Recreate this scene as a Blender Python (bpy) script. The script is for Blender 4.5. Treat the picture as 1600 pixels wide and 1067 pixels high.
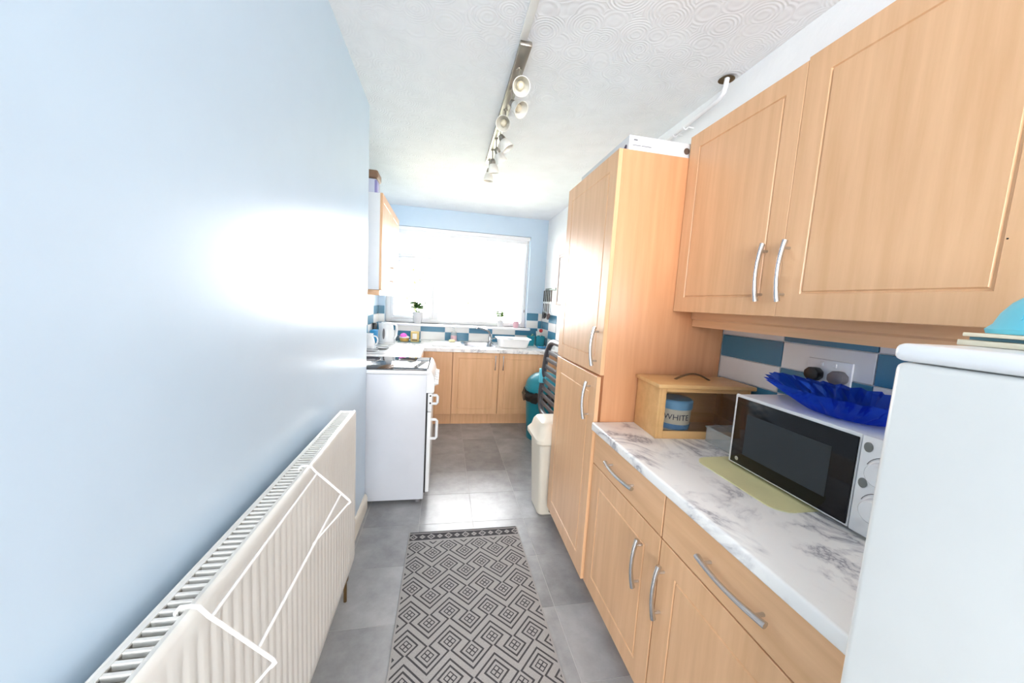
import bpy, bmesh, math, random
from mathutils import Matrix, Vector
random.seed(7)
PI = math.pi
for o in list(bpy.data.objects): bpy.data.objects.remove(o)
scene = bpy.context.scene
COL = scene.collection

# ------------------------------------------------------------------ camera
CAMH = 1.4185
YAW, PITCH, ROLL, FPX = math.radians(11.0), math.radians(6.213), math.radians(-3.292), 552.68
fw = Vector((math.sin(YAW)*math.cos(PITCH), math.cos(YAW)*math.cos(PITCH), -math.sin(PITCH)))
r0 = Vector((math.cos(YAW), -math.sin(YAW), 0)); d0 = fw.cross(r0)
rt = math.cos(ROLL)*r0 + math.sin(ROLL)*d0; dn = -math.sin(ROLL)*r0 + math.cos(ROLL)*d0
cd = bpy.data.cameras.new('camera'); cam = bpy.data.objects.new('camera', cd); COL.objects.link(cam)
m = Matrix((rt, -dn, -fw)).transposed().to_4x4(); m.translation = (0, 0, CAMH); cam.matrix_world = m
cd.sensor_width = 36; cd.lens = FPX/1600*36; cd.clip_start = 0.02
scene.camera = cam

# ------------------------------------------------------------------ room numbers (metres; camera above the origin, Y down the room)
XL, XR, XA = -.48, 1.315, -.82        # left wall, right wall, left wall of the wider far end
YE, YB, YR = 2.365, 4.68, -.75        # end of the left wall, window wall, opening to the room behind
DX0, DX1, DYR = -2.3, 2.6, -3.8       # unseen dining room behind the camera, sized to even out the rear light
ZC = 2.53
WX0, WX1, WZ0, WZ1 = -.74, 1.09, 1.09, 2.292          # window in the far wall
RX0, RX1, RZ0, RZ1 = -1.9, 2.2, .85, 2.42               # unseen glazed opening added behind the camera, shaped to balance the rear light

# ------------------------------------------------------------------ world, portals, exposure
w = bpy.data.worlds.new('World'); scene.world = w; w.use_nodes = True
bg = w.node_tree.nodes['Background']; bg.inputs[0].default_value = (.985, .99, 1, 1); bg.inputs[1].default_value = 8.0
def portal(name, loc, rot, sx, sy):
    l = bpy.data.lights.new(name, 'AREA'); l.shape = 'RECTANGLE'; l.size = sx; l.size_y = sy
    l.cycles.is_portal = True
    o = bpy.data.objects.new(name, l); COL.objects.link(o); o.location = loc; o.rotation_euler = rot
portal('window_daylight', ((WX0+WX1)/2, YB+.16, (WZ0+WZ1)/2), (-PI/2, 0, 0), WX1-WX0, WZ1-WZ0)
portal('added_rear_daylight', ((RX0+RX1)/2, DYR-.12, (RZ0+RZ1)/2), (PI/2, 0, 0), RX1-RX0, RZ1-RZ0)  # portal of the unseen rear opening, added to light surfaces facing the camera
vs = scene.view_settings
vs.view_transform = 'Standard'; vs.look = 'None'; vs.gamma = 1; vs.use_curve_mapping = False
vs.exposure = 1.65
try:
    scene.cycles.max_bounces = 8; scene.cycles.diffuse_bounces = 5; scene.cycles.glossy_bounces = 4; scene.cycles.transparent_max_bounces = 12
    scene.cycles.sample_clamp_indirect = 8
except Exception: pass

# ------------------------------------------------------------------ materials
def lin(c): return tuple(((v/255)/12.92 if v/255 <= .04045 else ((v/255+.055)/1.055)**2.4) for v in c) + (1,)
MATS = {}
def mat(name, rgb, rough=.5, metal=0, spec=.5, trans=0, alpha=1, coat=0, bump=None, vary=0):
    if name in MATS: return MATS[name]
    mt = bpy.data.materials.new(name); mt.use_nodes = True; nt = mt.node_tree; b = nt.nodes['Principled BSDF']
    b.inputs['Base Color'].default_value = lin(rgb); b.inputs['Roughness'].default_value = rough
    b.inputs['Metallic'].default_value = metal; b.inputs['Specular IOR Level'].default_value = spec
    b.inputs['Transmission Weight'].default_value = trans; b.inputs['Alpha'].default_value = alpha
    b.inputs['Coat Weight'].default_value = coat; b.inputs['Coat Roughness'].default_value = .08
    tc = nt.nodes.new('ShaderNodeTexCoord')
    nz = nt.nodes.new('ShaderNodeTexNoise'); nz.inputs['Scale'].default_value = 6; nz.inputs['Detail'].default_value = 4
    nt.links.new(tc.outputs['Object'], nz.inputs['Vector'])
    mx = nt.nodes.new('ShaderNodeMixRGB'); mx.blend_type = 'MULTIPLY'; mx.inputs[0].default_value = 1
    mx.inputs[1].default_value = lin(rgb)
    cr = nt.nodes.new('ShaderNodeValToRGB'); v = vary or .04
    cr.color_ramp.elements[0].color = (1-v,)*3+(1,); cr.color_ramp.elements[1].color = (1, 1, 1, 1)
    cr.color_ramp.elements[0].position = .35; cr.color_ramp.elements[1].position = .65
    nt.links.new(nz.outputs['Fac'], cr.inputs[0]); nt.links.new(cr.outputs[0], mx.inputs[2])
    nt.links.new(mx.outputs[0], b.inputs['Base Color'])
    if bump:
        bs, bd = bump
        n2 = nt.nodes.new('ShaderNodeTexNoise'); n2.inputs['Scale'].default_value = bs; n2.inputs['Detail'].default_value = 3
        nt.links.new(tc.outputs['Object'], n2.inputs['Vector'])
        bp = nt.nodes.new('ShaderNodeBump'); bp.inputs['Strength'].default_value = bd; bp.inputs['Distance'].default_value = .01
        nt.links.new(n2.outputs['Fac'], bp.inputs['Height']); nt.links.new(bp.outputs[0], b.inputs['Normal'])
    MATS[name] = mt; return mt

def wood(name, rgb, axis=2, rough=.33, spec=.45):
    mt = mat(name, rgb, rough, spec=spec); nt = mt.node_tree; b = nt.nodes['Principled BSDF']
    tc = nt.nodes.new('ShaderNodeTexCoord'); mp = nt.nodes.new('ShaderNodeMapping')
    s = [26, 26, 26]; s[axis] = 1.6; mp.inputs['Scale'].default_value = s
    nz = nt.nodes.new('ShaderNodeTexNoise'); nz.inputs['Scale'].default_value = 1; nz.inputs['Detail'].default_value = 6; nz.inputs['Roughness'].default_value = .6
    cr = nt.nodes.new('ShaderNodeValToRGB'); a = lin(rgb)
    cr.color_ramp.elements[0].position = .28; cr.color_ramp.elements[0].color = (a[0]*.88, a[1]*.84, a[2]*.78, 1)
    cr.color_ramp.elements[1].position = .72; cr.color_ramp.elements[1].color = (min(1, a[0]*1.05), a[1]*1.07, a[2]*1.1, 1)
    nt.links.new(tc.outputs['Object'], mp.inputs[0]); nt.links.new(mp.outputs[0], nz.inputs[0])
    nt.links.new(nz.outputs['Fac'], cr.inputs[0]); nt.links.new(cr.outputs[0], b.inputs['Base Color'])
    return mt

def marble():
    mt = mat('marble_laminate', (240, 240, 238), .28); nt = mt.node_tree; b = nt.nodes['Principled BSDF']
    tc = nt.nodes.new('ShaderNodeTexCoord'); mp = nt.nodes.new('ShaderNodeMapping'); mp.inputs['Rotation'].default_value = (0, 0, .6); mp.inputs['Scale'].default_value = (3.2, 1.9, 3)
    nt.links.new(tc.outputs['Object'], mp.inputs[0])
    n1 = nt.nodes.new('ShaderNodeTexNoise'); n1.inputs['Scale'].default_value = 1.6; n1.inputs['Detail'].default_value = 9; n1.inputs['Roughness'].default_value = .62; n1.inputs['Distortion'].default_value = 1.1
    nt.links.new(mp.outputs[0], n1.inputs[0])
    # veins where the noise crosses its middle
    s = nt.nodes.new('ShaderNodeMath'); s.operation = 'SUBTRACT'; s.inputs[1].default_value = .5; nt.links.new(n1.outputs['Fac'], s.inputs[0])
    ab = nt.nodes.new('ShaderNodeMath'); ab.operation = 'ABSOLUTE'; nt.links.new(s.outputs[0], ab.inputs[0])
    c1 = nt.nodes.new('ShaderNodeValToRGB'); e = c1.color_ramp.elements
    e[0].position = 0; e[0].color = lin((150, 150, 158)); e[1].position = .07; e[1].color = lin((250, 249, 246))
    x = c1.color_ramp.elements.new(.018); x.color = lin((214, 213, 214))
    nt.links.new(ab.outputs[0], c1.inputs[0])
    n2 = nt.nodes.new('ShaderNodeTexNoise'); n2.inputs['Scale'].default_value = 2.2; n2.inputs['Detail'].default_value = 3; nt.links.new(mp.outputs[0], n2.inputs[0])
    c2 = nt.nodes.new('ShaderNodeValToRGB'); c2.color_ramp.elements[0].position = .37; c2.color_ramp.elements[1].position = .57
    c2.color_ramp.elements[0].color = (0, 0, 0, 1); c2.color_ramp.elements[1].color = (1, 1, 1, 1); nt.links.new(n2.outputs['Fac'], c2.inputs[0])
    mx = nt.nodes.new('ShaderNodeMixRGB'); mx.inputs[1].default_value = lin((248, 247, 244))
    nt.links.new(c2.outputs[0], mx.inputs[0]); nt.links.new(c1.outputs[0], mx.inputs[2]); nt.links.new(mx.outputs[0], b.inputs['Base Color'])
    return mt

def artex():
    mt = mat('artex_ceiling', (240, 243, 247), .75, spec=.2); nt = mt.node_tree; b = nt.nodes['Principled BSDF']
    tc = nt.nodes.new('ShaderNodeTexCoord')
    v = nt.nodes.new('ShaderNodeTexVoronoi'); v.inputs['Scale'].default_value = 9; v.feature = 'F1'; nt.links.new(tc.outputs['Object'], v.inputs['Vector'])
    wv = nt.nodes.new('ShaderNodeMath'); wv.operation = 'MULTIPLY'; wv.inputs[1].default_value = 60; nt.links.new(v.outputs['Distance'], wv.inputs[0])
    sn = nt.nodes.new('ShaderNodeMath'); sn.operation = 'SINE'; nt.links.new(wv.outputs[0], sn.inputs[0])
    n = nt.nodes.new('ShaderNodeTexNoise'); n.inputs['Scale'].default_value = 7; n.inputs['Detail'].default_value = 4; nt.links.new(tc.outputs['Object'], n.inputs['Vector'])
    mu = nt.nodes.new('ShaderNodeMath'); mu.operation = 'MULTIPLY'; nt.links.new(sn.outputs[0], mu.inputs[0]); nt.links.new(n.outputs['Fac'], mu.inputs[1])
    ad = nt.nodes.new('ShaderNodeMath'); ad.operation = 'MULTIPLY_ADD'; ad.inputs[1].default_value = .25; nt.links.new(mu.outputs[0], ad.inputs[0]); nt.links.new(n.outputs['Fac'], ad.inputs[2])
    bp = nt.nodes.new('ShaderNodeBump'); bp.inputs['Strength'].default_value = .3; bp.inputs['Distance'].default_value = .015
    nt.links.new(ad.outputs[0], bp.inputs['Height']); nt.links.new(bp.outputs[0], b.inputs['Normal'])
    return mt

def floor_mat():
    mt = mat('grey_stone_vinyl', (150, 150, 152), .3, spec=.5); nt = mt.node_tree; b = nt.nodes['Principled BSDF']
    tc = nt.nodes.new('ShaderNodeTexCoord'); oi = nt.nodes.new('ShaderNodeObjectInfo')
    va = nt.nodes.new('ShaderNodeVectorMath'); va.operation = 'ADD'
    sc = nt.nodes.new('ShaderNodeMath'); sc.operation = 'MULTIPLY'; sc.inputs[1].default_value = 20; nt.links.new(oi.outputs['Random'], sc.inputs[0])
    nt.links.new(tc.outputs['Object'], va.inputs[0]); nt.links.new(sc.outputs[0], va.inputs[1])
    n = nt.nodes.new('ShaderNodeTexNoise'); n.inputs['Scale'].default_value = 5; n.inputs['Detail'].default_value = 7; n.inputs['Roughness'].default_value = .65; nt.links.new(va.outputs[0], n.inputs[0])
    ad = nt.nodes.new('ShaderNodeMath'); ad.operation = 'MULTIPLY_ADD'; ad.inputs[1].default_value = .16; nt.links.new(oi.outputs['Random'], ad.inputs[0]); nt.links.new(n.outputs['Fac'], ad.inputs[2])
    cr = nt.nodes.new('ShaderNodeValToRGB'); e = cr.color_ramp.elements
    e[0].position = .38; e[0].color = lin((132, 133, 135)); e[1].position = .78; e[1].color = lin((172, 173, 175))
    nt.links.new(ad.outputs[0], cr.inputs[0]); nt.links.new(cr.outputs[0], b.inputs['Base Color'])
    return mt

def glass_pane():
    mt = bpy.data.materials.new('window_glass'); mt.use_nodes = True; nt = mt.node_tree; nt.nodes.clear()
    out = nt.nodes.new('ShaderNodeOutputMaterial'); t = nt.nodes.new('ShaderNodeBsdfTransparent'); g = nt.nodes.new('ShaderNodeBsdfGlossy')
    g.inputs['Roughness'].default_value = .02; fr = nt.nodes.new('ShaderNodeFresnel'); fr.inputs['IOR'].default_value = 1.45
    mx = nt.nodes.new('ShaderNodeMixShader'); nt.links.new(fr.outputs[0], mx.inputs[0]); nt.links.new(t.outputs[0], mx.inputs[1]); nt.links.new(g.outputs[0], mx.inputs[2]); nt.links.new(mx.outputs[0], out.inputs[0])
    return mt

def tinted_glass(name, rgb, mixf, rough=.05, trgb=None, metal=0):
    mt = bpy.data.materials.new(name); mt.use_nodes = True; nt = mt.node_tree; nt.nodes.clear()
    out = nt.nodes.new('ShaderNodeOutputMaterial'); t = nt.nodes.new('ShaderNodeBsdfTransparent'); t.inputs[0].default_value = lin(trgb or rgb)
    p = nt.nodes.new('ShaderNodeBsdfPrincipled'); p.inputs['Base Color'].default_value = lin(rgb); p.inputs['Roughness'].default_value = rough; p.inputs['Metallic'].default_value = metal
    mx = nt.nodes.new('ShaderNodeMixShader'); mx.inputs[0].default_value = mixf
    nt.links.new(t.outputs[0], mx.inputs[1]); nt.links.new(p.outputs[0], mx.inputs[2]); nt.links.new(mx.outputs[0], out.inputs[0])
    return mt

def rug_mat(x0, x1, yf):
    # flat woven print: linked concentric diamonds, dark border band of small motifs at the far end
    mt = mat('woven_rug', (190, 184, 178), .95, spec=.1); nt = mt.node_tree; b = nt.nodes['Principled BSDF']; L = nt.links.new
    tc = nt.nodes.new('ShaderNodeTexCoord'); sp = nt.nodes.new('ShaderNodeSeparateXYZ'); L(tc.outputs['Object'], sp.inputs[0])
    def M(op, a, bb=None, c=None):
        n = nt.nodes.new('ShaderNodeMath'); n.operation = op
        for i, v in enumerate((a, bb, c)):
            if v is None: continue
            if isinstance(v, (int, float)): n.inputs[i].default_value = v
            else: L(v, n.inputs[i])
        return n.outputs[0]
    X, Y = sp.outputs[0], sp.outputs[1]
    PX, PY, YA, YBo = .177, .147, 1.926, -.050
    def axis(v, off, per): return M('MULTIPLY', M('ABSOLUTE', M('SUBTRACT', M('FRACT', M('ADD', M('MULTIPLY', M('SUBTRACT', v, off), 1/per), .5)), .5)), per)
    def band(v, lo, hi): return M('MULTIPLY', M('GREATER_THAN', v, lo), M('LESS_THAN', v, hi))
    def OR(a, b): return M('MAXIMUM', a, b)
    def AND(a, b): return M('MULTIPLY', a, b)
    def NOT(a): return M('SUBTRACT', 1, a)
    ax, bx_ = axis(X, -.107, PX), axis(X, -.107+PX/2, PX)
    v0 = M('SUBTRACT', M('MULTIPLY', M('FRACT', M('ADD', M('MULTIPLY', M('SUBTRACT', Y, YA), 1/PY), .5)), PY), PY/2)
    R1, R2, HW = .0460, .0725, .0050
    dark = None
    for off in (0, -PY, PY):              # a key line passes over each upper diamond and under each lower one
        v = M('ADD', v0, off); vb_ = M('SUBTRACT', v, YBo)
        dA = M('ADD', ax, M('ABSOLUTE', v)); dB = M('ADD', bx_, M('ABSOLUTE', vb_))
        def below1(e): return OR(M('LESS_THAN', M('SUBTRACT', vb_, bx_), -R2+e), M('LESS_THAN', dA, R1+e))
        def below2(e): return AND(M('LESS_THAN', M('ADD', v, ax), R2+e), NOT(M('LESS_THAN', dB, R1-e)))
        for f_ in (below1, below2):
            ln = AND(f_(HW), NOT(f_(-HW))); dark = ln if dark is None else OR(dark, ln)
        for dd_, u_, w_ in ((dA, ax, v), (dB, bx_, vb_)):
            core = AND(M('LESS_THAN', dd_, .0275), OR(M('GREATER_THAN', dd_, .0215), M('LESS_THAN', M('ABSOLUTE', M('SUBTRACT', u_, M('ABSOLUTE', w_))), .0034)))
            dark = OR(dark, core)
    # border
    vb = M('SUBTRACT', yf, Y)
    inb = M('LESS_THAN', vb, .092)
    cx = axis(X, x0+.03, .102); cx2 = axis(X, x0+.081, .102); cy = M('ABSOLUTE', M('SUBTRACT', vb, .047)); dd = M('ADD', cx, cy); dd2 = M('ADD', cx2, cy)
    bd = M('SUBTRACT', 1, OR(OR(band(dd, .014, .025), M('LESS_THAN', dd, .005)), band(dd2, .004, .0185)))
    bd = M('MULTIPLY', bd, M('MULTIPLY', M('GREATER_THAN', vb, .018), M('LESS_THAN', vb, .076)))
    bd = M('MAXIMUM', bd, M('LESS_THAN', vb, .010))
    dark = M('ADD', M('MULTIPLY', inb, bd), M('MULTIPLY', M('SUBTRACT', 1, inb), dark))
    # plain selvedge at the long sides
    edge = M('MULTIPLY', M('GREATER_THAN', X, x0+.008), M('LESS_THAN', X, x1-.008)); dark = M('MULTIPLY', dark, edge)
    wv = nt.nodes.new('ShaderNodeTexNoise'); wv.inputs['Scale'].default_value = 260; L(tc.outputs['Object'], wv.inputs['Vector'])
    c1 = nt.nodes.new('ShaderNodeValToRGB'); c1.color_ramp.elements[0].color = lin((146, 144, 143)); c1.color_ramp.elements[1].color = lin((182, 179, 177)); L(wv.outputs['Fac'], c1.inputs[0])
    c2 = nt.nodes.new('ShaderNodeValToRGB'); c2.color_ramp.elements[0].color = lin((52, 51, 54)); c2.color_ramp.elements[1].color = lin((92, 90, 93)); L(wv.outputs['Fac'], c2.inputs[0])
    mx = nt.nodes.new('ShaderNodeMixRGB'); L(dark, mx.inputs[0]); L(c1.outputs[0], mx.inputs[1]); L(c2.outputs[0], mx.inputs[2]); L(mx.outputs[0], b.inputs['Base Color'])
    bp = nt.nodes.new('ShaderNodeBump'); bp.inputs['Strength'].default_value = .3; bp.inputs['Distance'].default_value = .003; L(wv.outputs['Fac'], bp.inputs['Height']); L(bp.outputs[0], b.inputs['Normal'])
    return mt

BLUE = mat('pale_blue_satin_paint', (195, 215, 232), .3, spec=.6, vary=.02, bump=(3, .03))
WHITEW = mat('white_wall_paint', (243, 245, 247), .6, bump=(40, .12))
ARTEX = artex()
FLOOR = floor_mat(); GROUT = mat('pale_floor_joint', (188, 187, 186), .6)
BEECH = wood('beech_laminate', (232, 186, 143)); BEECHH = wood('beech_laminate_horizontal', (232, 186, 143), axis=1)
BEECHE = wood('beech_end_panel', (214, 156, 113))
MARBLE = marble()
STEEL = mat('brushed_steel', (206, 208, 212), .27, metal=1); CHROME = mat('chrome', (205, 206, 210), .12, metal=1)
TBLUE = mat('blue_glazed_tile', (70, 130, 160), .16, vary=.05); TWHITE = mat('white_glazed_tile', (236, 236, 234), .16)
TGROUT = mat('tile_grout', (222, 222, 220), .8)
UPVC = mat('white_upvc', (245, 246, 248), .3); GLASS = glass_pane()
WHITE = mat('white_enamel', (234, 236, 238), .22); FRIDGEW = mat('fridge_white', (224, 225, 222), .3)
CREAMP = mat('cream_plastic', (226, 219, 204), .35); RADW = mat('radiator_cream', (224, 223, 218), .3)
BLACK = mat('black_plastic', (18, 18, 20), .35); DARKG = mat('dark_gap', (30, 30, 32), .6)
BGLASS = mat('black_oven_glass', (16, 17, 20), .09, spec=.3); MWWIN = mat('microwave_mesh_window', (52, 58, 62), .35, spec=.25)
GREYP = mat('grey_plastic', (110, 108, 112), .45); DGREY = mat('dark_grey_plastic', (78, 80, 86), .4)
TEAL = mat('teal_plastic', (22, 140, 160), .35); CYAN = mat('cyan_plastic', (92, 205, 230), .4)
BLUEGL = tinted_glass('cobalt_glass', (58, 120, 240), .62, .12, (110, 150, 255), .65)
CLEARP = tinted_glass('clear_plastic', (246, 247, 246), .22, .2); CLEARG = tinted_glass('clear_glass', (235, 240, 240), .12, .02)
SKIRT = mat('cream_gloss_paint', (238, 232, 218), .3)
GREEN = mat('plant_green', (72, 118, 42), .5); SOIL = mat('soil', (70, 55, 42), .9)
PINE = wood('bread_bin_wood', (226, 180, 122), axis=0, rough=.4)

# ------------------------------------------------------------------ mesh helpers
class MB:
    def __init__(s): s.bm = bmesh.new()
    def box(s, x0, x1, y0, y1, z0, z1, bev=0, seg=2):
        bm = s.bm; x0, x1 = sorted((x0, x1)); y0, y1 = sorted((y0, y1)); z0, z1 = sorted((z0, z1))
        v = [bm.verts.new(p) for p in ((x0,y0,z0),(x1,y0,z0),(x1,y1,z0),(x0,y1,z0),(x0,y0,z1),(x1,y0,z1),(x1,y1,z1),(x0,y1,z1))]
        fs = [bm.faces.new([v[i] for i in f]) for f in ((0,3,2,1),(4,5,6,7),(0,1,5,4),(1,2,6,5),(2,3,7,6),(3,0,4,7))]
        if bev:
            es = list({e for f in fs for e in f.edges})
            bmesh.ops.bevel(bm, geom=es, offset=bev, segments=seg, affect='EDGES', profile=.5)
        return s
    def tube(s, pts, r, n=10, caps=True, closed=False, rz=None):
        """sweep a circle (radius r or list of radii, optional flattening rz) along pts"""
        bm = s.bm; pts = [Vector(p) for p in pts]; k = len(pts); rings = []; up = Vector((0, 0, 1))
        prev = None
        for i, p in enumerate(pts):
            if closed: t = (pts[(i+1) % k]-pts[i-1])
            else: t = pts[min(i+1, k-1)]-pts[max(i-1, 0)]
            t.normalize()
            a = (prev if prev is not None else (up if abs(t.z) < .95 else Vector((1, 0, 0))))
            u = (a - t*a.dot(t)).normalized(); prev = u; vv = t.cross(u)
            rr = r[i] if isinstance(r, (list, tuple)) else r; r2 = rr*(rz or 1)
            rings.append([bm.verts.new(p+u*math.cos(2*PI*j/n)*rr+vv*math.sin(2*PI*j/n)*r2) for j in range(n)])
        for i in range(k if closed else k-1):
            A, B = rings[i], rings[(i+1) % k]
            for j in range(n): bm.faces.new((A[j], A[(j+1) % n], B[(j+1) % n], B[j]))
        if caps and not closed: bm.faces.new(rings[0][::-1]); bm.faces.new(rings[-1])
        return s
    def lathe(s, prof, c=(0,0,0), n=24, axis=None, sx=1, sy=1, cap0=True, cap1=True):
        """revolve (radius, height) profile about z through c; axis rotates it"""
        bm = s.bm; R = Vector((0,0,1)).rotation_difference(Vector(axis)).to_matrix() if axis else Matrix.Identity(3); c = Vector(c); rings = []
        for r, h in prof: rings.append([bm.verts.new(c+R@Vector((r*sx*math.cos(2*PI*j/n), r*sy*math.sin(2*PI*j/n), h))) for j in range(n)])
        for A, B in zip(rings, rings[1:]):
            for j in range(n): bm.faces.new((A[j], A[(j+1) % n], B[(j+1) % n], B[j]))
        if cap0: bm.faces.new(rings[0][::-1])
        if cap1: bm.faces.new(rings[-1])
        return s
    def prism(s, poly, z0, z1, M=None, bev=0):
        """polygon in (u,v) extruded w0..w1; M maps (u,v,w) to world"""
        bm = s.bm; M = M or Matrix.Identity(3)
        a = [bm.verts.new(M@Vector((p[0], p[1], z0))) for p in poly]; b = [bm.verts.new(M@Vector((p[0], p[1], z1))) for p in poly]; k = len(poly)
        fs = [bm.faces.new(a[::-1]), bm.faces.new(b)]+[bm.faces.new((a[i], a[(i+1) % k], b[(i+1) % k], b[i])) for i in range(k)]
        if bev: bmesh.ops.bevel(bm, geom=list({e for f in fs for e in f.edges}), offset=bev, segments=2, affect='EDGES', profile=.5)
        return s
    def quad(s, *ps): s.bm.faces.new([s.bm.verts.new(p) for p in ps]); return s
    def build(s, name, material, parent=None, smooth=True, M=None, angle=35):
        bm = s.bm
        if M is not None: bm.transform(M)
        bmesh.ops.recalc_face_normals(bm, faces=bm.faces)
        if parent is not None: bm.transform(world_mat(parent).inverted())
        off = Vector((0,0,0))
        if bm.verts and parent is None and s.__dict__.get('center', True):
            xs = [v.co for v in bm.verts]
            off = Vector(((min(v.x for v in xs)+max(v.x for v in xs))/2, (min(v.y for v in xs)+max(v.y for v in xs))/2, min(v.z for v in xs)))
            bmesh.ops.translate(bm, verts=bm.verts, vec=-off)
        me = bpy.data.meshes.new(name); bm.to_mesh(me); bm.free()
        me.materials.append(material)
        if smooth:
            for p in me.polygons: p.use_smooth = True
            try: me.set_sharp_from_angle(angle=math.radians(angle))
            except Exception: pass
        o = bpy.data.objects.new(name, me); COL.objects.link(o)
        if parent is not None: o.parent = parent
        else: o.location = off
        return o
def world_mat(o):
    M = Matrix.LocRotScale(o.location, o.rotation_euler, o.scale)
    return world_mat(o.parent) @ M if o.parent else M
def box(name, mt, parent, *a, bev=0): return MB().box(*a, bev=bev).build(name, mt, parent)
def tag(o, label, cat, group=None):
    o['label'] = label; o['category'] = cat
    if group: o['group'] = group
    return o
def thing(name, label, cat, loc, rz=0, group=None):
    o = bpy.data.objects.new(name, None); COL.objects.link(o); o.empty_display_size = .1
    o.location = loc; o.rotation_euler = (0, 0, rz); return tag(o, label, cat, group)
def struct(o): o['kind'] = 'structure'; return o
def arc(c, r, a0, a1, n, plane='xz'):
    out = []
    for i in range(n+1):
        a = a0+(a1-a0)*i/n; u, v = r*math.cos(a), r*math.sin(a)
        out.append((c[0]+u, c[1], c[2]+v) if plane == 'xz' else ((c[0], c[1]+u, c[2]+v) if plane == 'yz' else (c[0]+u, c[1]+v, c[2])))
    return out
def rrect(x0, x1, y0, y1, r, n=5):
    out = []
    for cx, cy, a in ((x1-r, y1-r, 0), (x0+r, y1-r, PI/2), (x0+r, y0+r, PI), (x1-r, y0+r, 1.5*PI)):
        out += [(cx+r*math.cos(a+PI/2*i/n), cy+r*math.sin(a+PI/2*i/n)) for i in range(n+1)]
    return out
# frames: columns are where (u, v, w) go; w points out of the front
def frame(facing):
    if facing == '-x': return Matrix(((0, 0, -1), (-1, 0, 0), (0, 1, 0)))     # u = -y, v = z
    if facing == '+x': return Matrix(((0, 0, 1), (1, 0, 0), (0, 1, 0)))       # u = y
    return Matrix(((1, 0, 0), (0, 0, -1), (0, 1, 0)))                         # '-y': u = x
def placed(facing, org): return Matrix.Translation(org) @ frame(facing).to_4x4()
def door_bm(w, h, t=.019, inset=.065, groove=True, gw=.009, gd=.004):
    """slab 0..w, 0..h, w 0..t with a routed rectangle in the front"""
    mb = MB(); bm = mb.bm; b = .0015
    def ring(i, z): return [bm.verts.new(p) for p in ((i, i, z), (w-i, i, z), (w-i, h-i, z), (i, h-i, z))]
    def join(A, B):
        for j in range(4): bm.faces.new((A[j], A[(j+1) % 4], B[(j+1) % 4], B[j]))
    R = [ring(0, 0), ring(0, t-b), ring(b, t)]
    if groove: R += [ring(inset, t), ring(inset+gw*.3, t-gd), ring(inset+gw*.7, t-gd), ring(inset+gw, t)]
    bm.faces.new(R[0][::-1])
    for A, B in zip(R, R[1:]): join(A, B)
    bm.faces.new(R[-1])
    return mb
def handle_bm(c, L, along, out, rise=.034, r=.0082):
    """bow handle centred on c, bar along 'along', standing off along 'out'"""
    c, along, out = Vector(c), Vector(along).normalized(), Vector(out).normalized()
    mb = MB(); n = 14; pts = []; rad = []
    for i in range(n+1):
        t = -1+2*i/n; pts.append(c+along*(t*L/2)+out*(rise*(.62+.38*(1-t*t)))); rad.append(r*(1.15-.3*(1-t*t)))
    mb.tube(pts, rad, 10, rz=.8)
    for sgn in (-1, 1):
        p = c+along*(sgn*L*.38); mb.tube([p, p+out*(rise*.78)], .0045, 8)
    return mb
def door(name, parent, facing, org, w, h, mt=None, inset=.065, groove=True, handle=None, L=.18, rot=None):
    """org: lower-left corner (seen from the front) of the back of the door; handle=(u,v,'v'|'h')"""
    P = placed(facing, org)
    if rot is not None: P = rot @ P
    d = door_bm(w, h, inset=inset, groove=groove).build(name, mt or BEECH, parent, M=P, smooth=False)
    if handle:
        u, v, o = handle
        hb = handle_bm((u, v, .019), L, (0, 1, 0) if o == 'v' else (1, 0, 0), (0, 0, 1)).build('handle', STEEL, d, M=P)
        hb['label'] = 'brushed steel bow handle'
    return d

# ================================================================== THE ROOM
flo = struct(MB().box(XA-.15, XR+.15, YR, YB+.15, -.1, -.001).build('floor', GROUT, smooth=False))
PXF, PYF = .3365, .344
fm = None
xs0 = [.562+PXF*i for i in range(-5, 3)]; ys0 = [1.455+PYF*i for i in range(-8, 10)]
me_t = {}
def floor_tile(x0, x1, y0, y1):
    key = (round(x1-x0, 3), round(y1-y0, 3))
    if key not in me_t:
        o = MB().box(-(x1-x0)/2+.0011, (x1-x0)/2-.0011, -(y1-y0)/2+.0011, (y1-y0)/2-.0011, -.0035, 0, bev=.0006, seg=1)
        me = bpy.data.meshes.new('tile'); o.bm.to_mesh(me); o.bm.free(); me.materials.append(FLOOR); me_t[key] = me
    o = bpy.data.objects.new('tile', me_t[key]); COL.objects.link(o); o.parent = flo
    o.location = Vector(((x0+x1)/2, (y0+y1)/2, 0)) - flo.location
for xa, xb in zip(xs0, xs0[1:]):
    for ya, yb in zip(ys0, ys0[1:]):
        xa2, xb2, ya2, yb2 = max(xa, XA), min(xb, XR), max(ya, YR), min(yb, YB)
        if xb2-xa2 > .02 and yb2-ya2 > .02: floor_tile(xa2, xb2, ya2, yb2)

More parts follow.
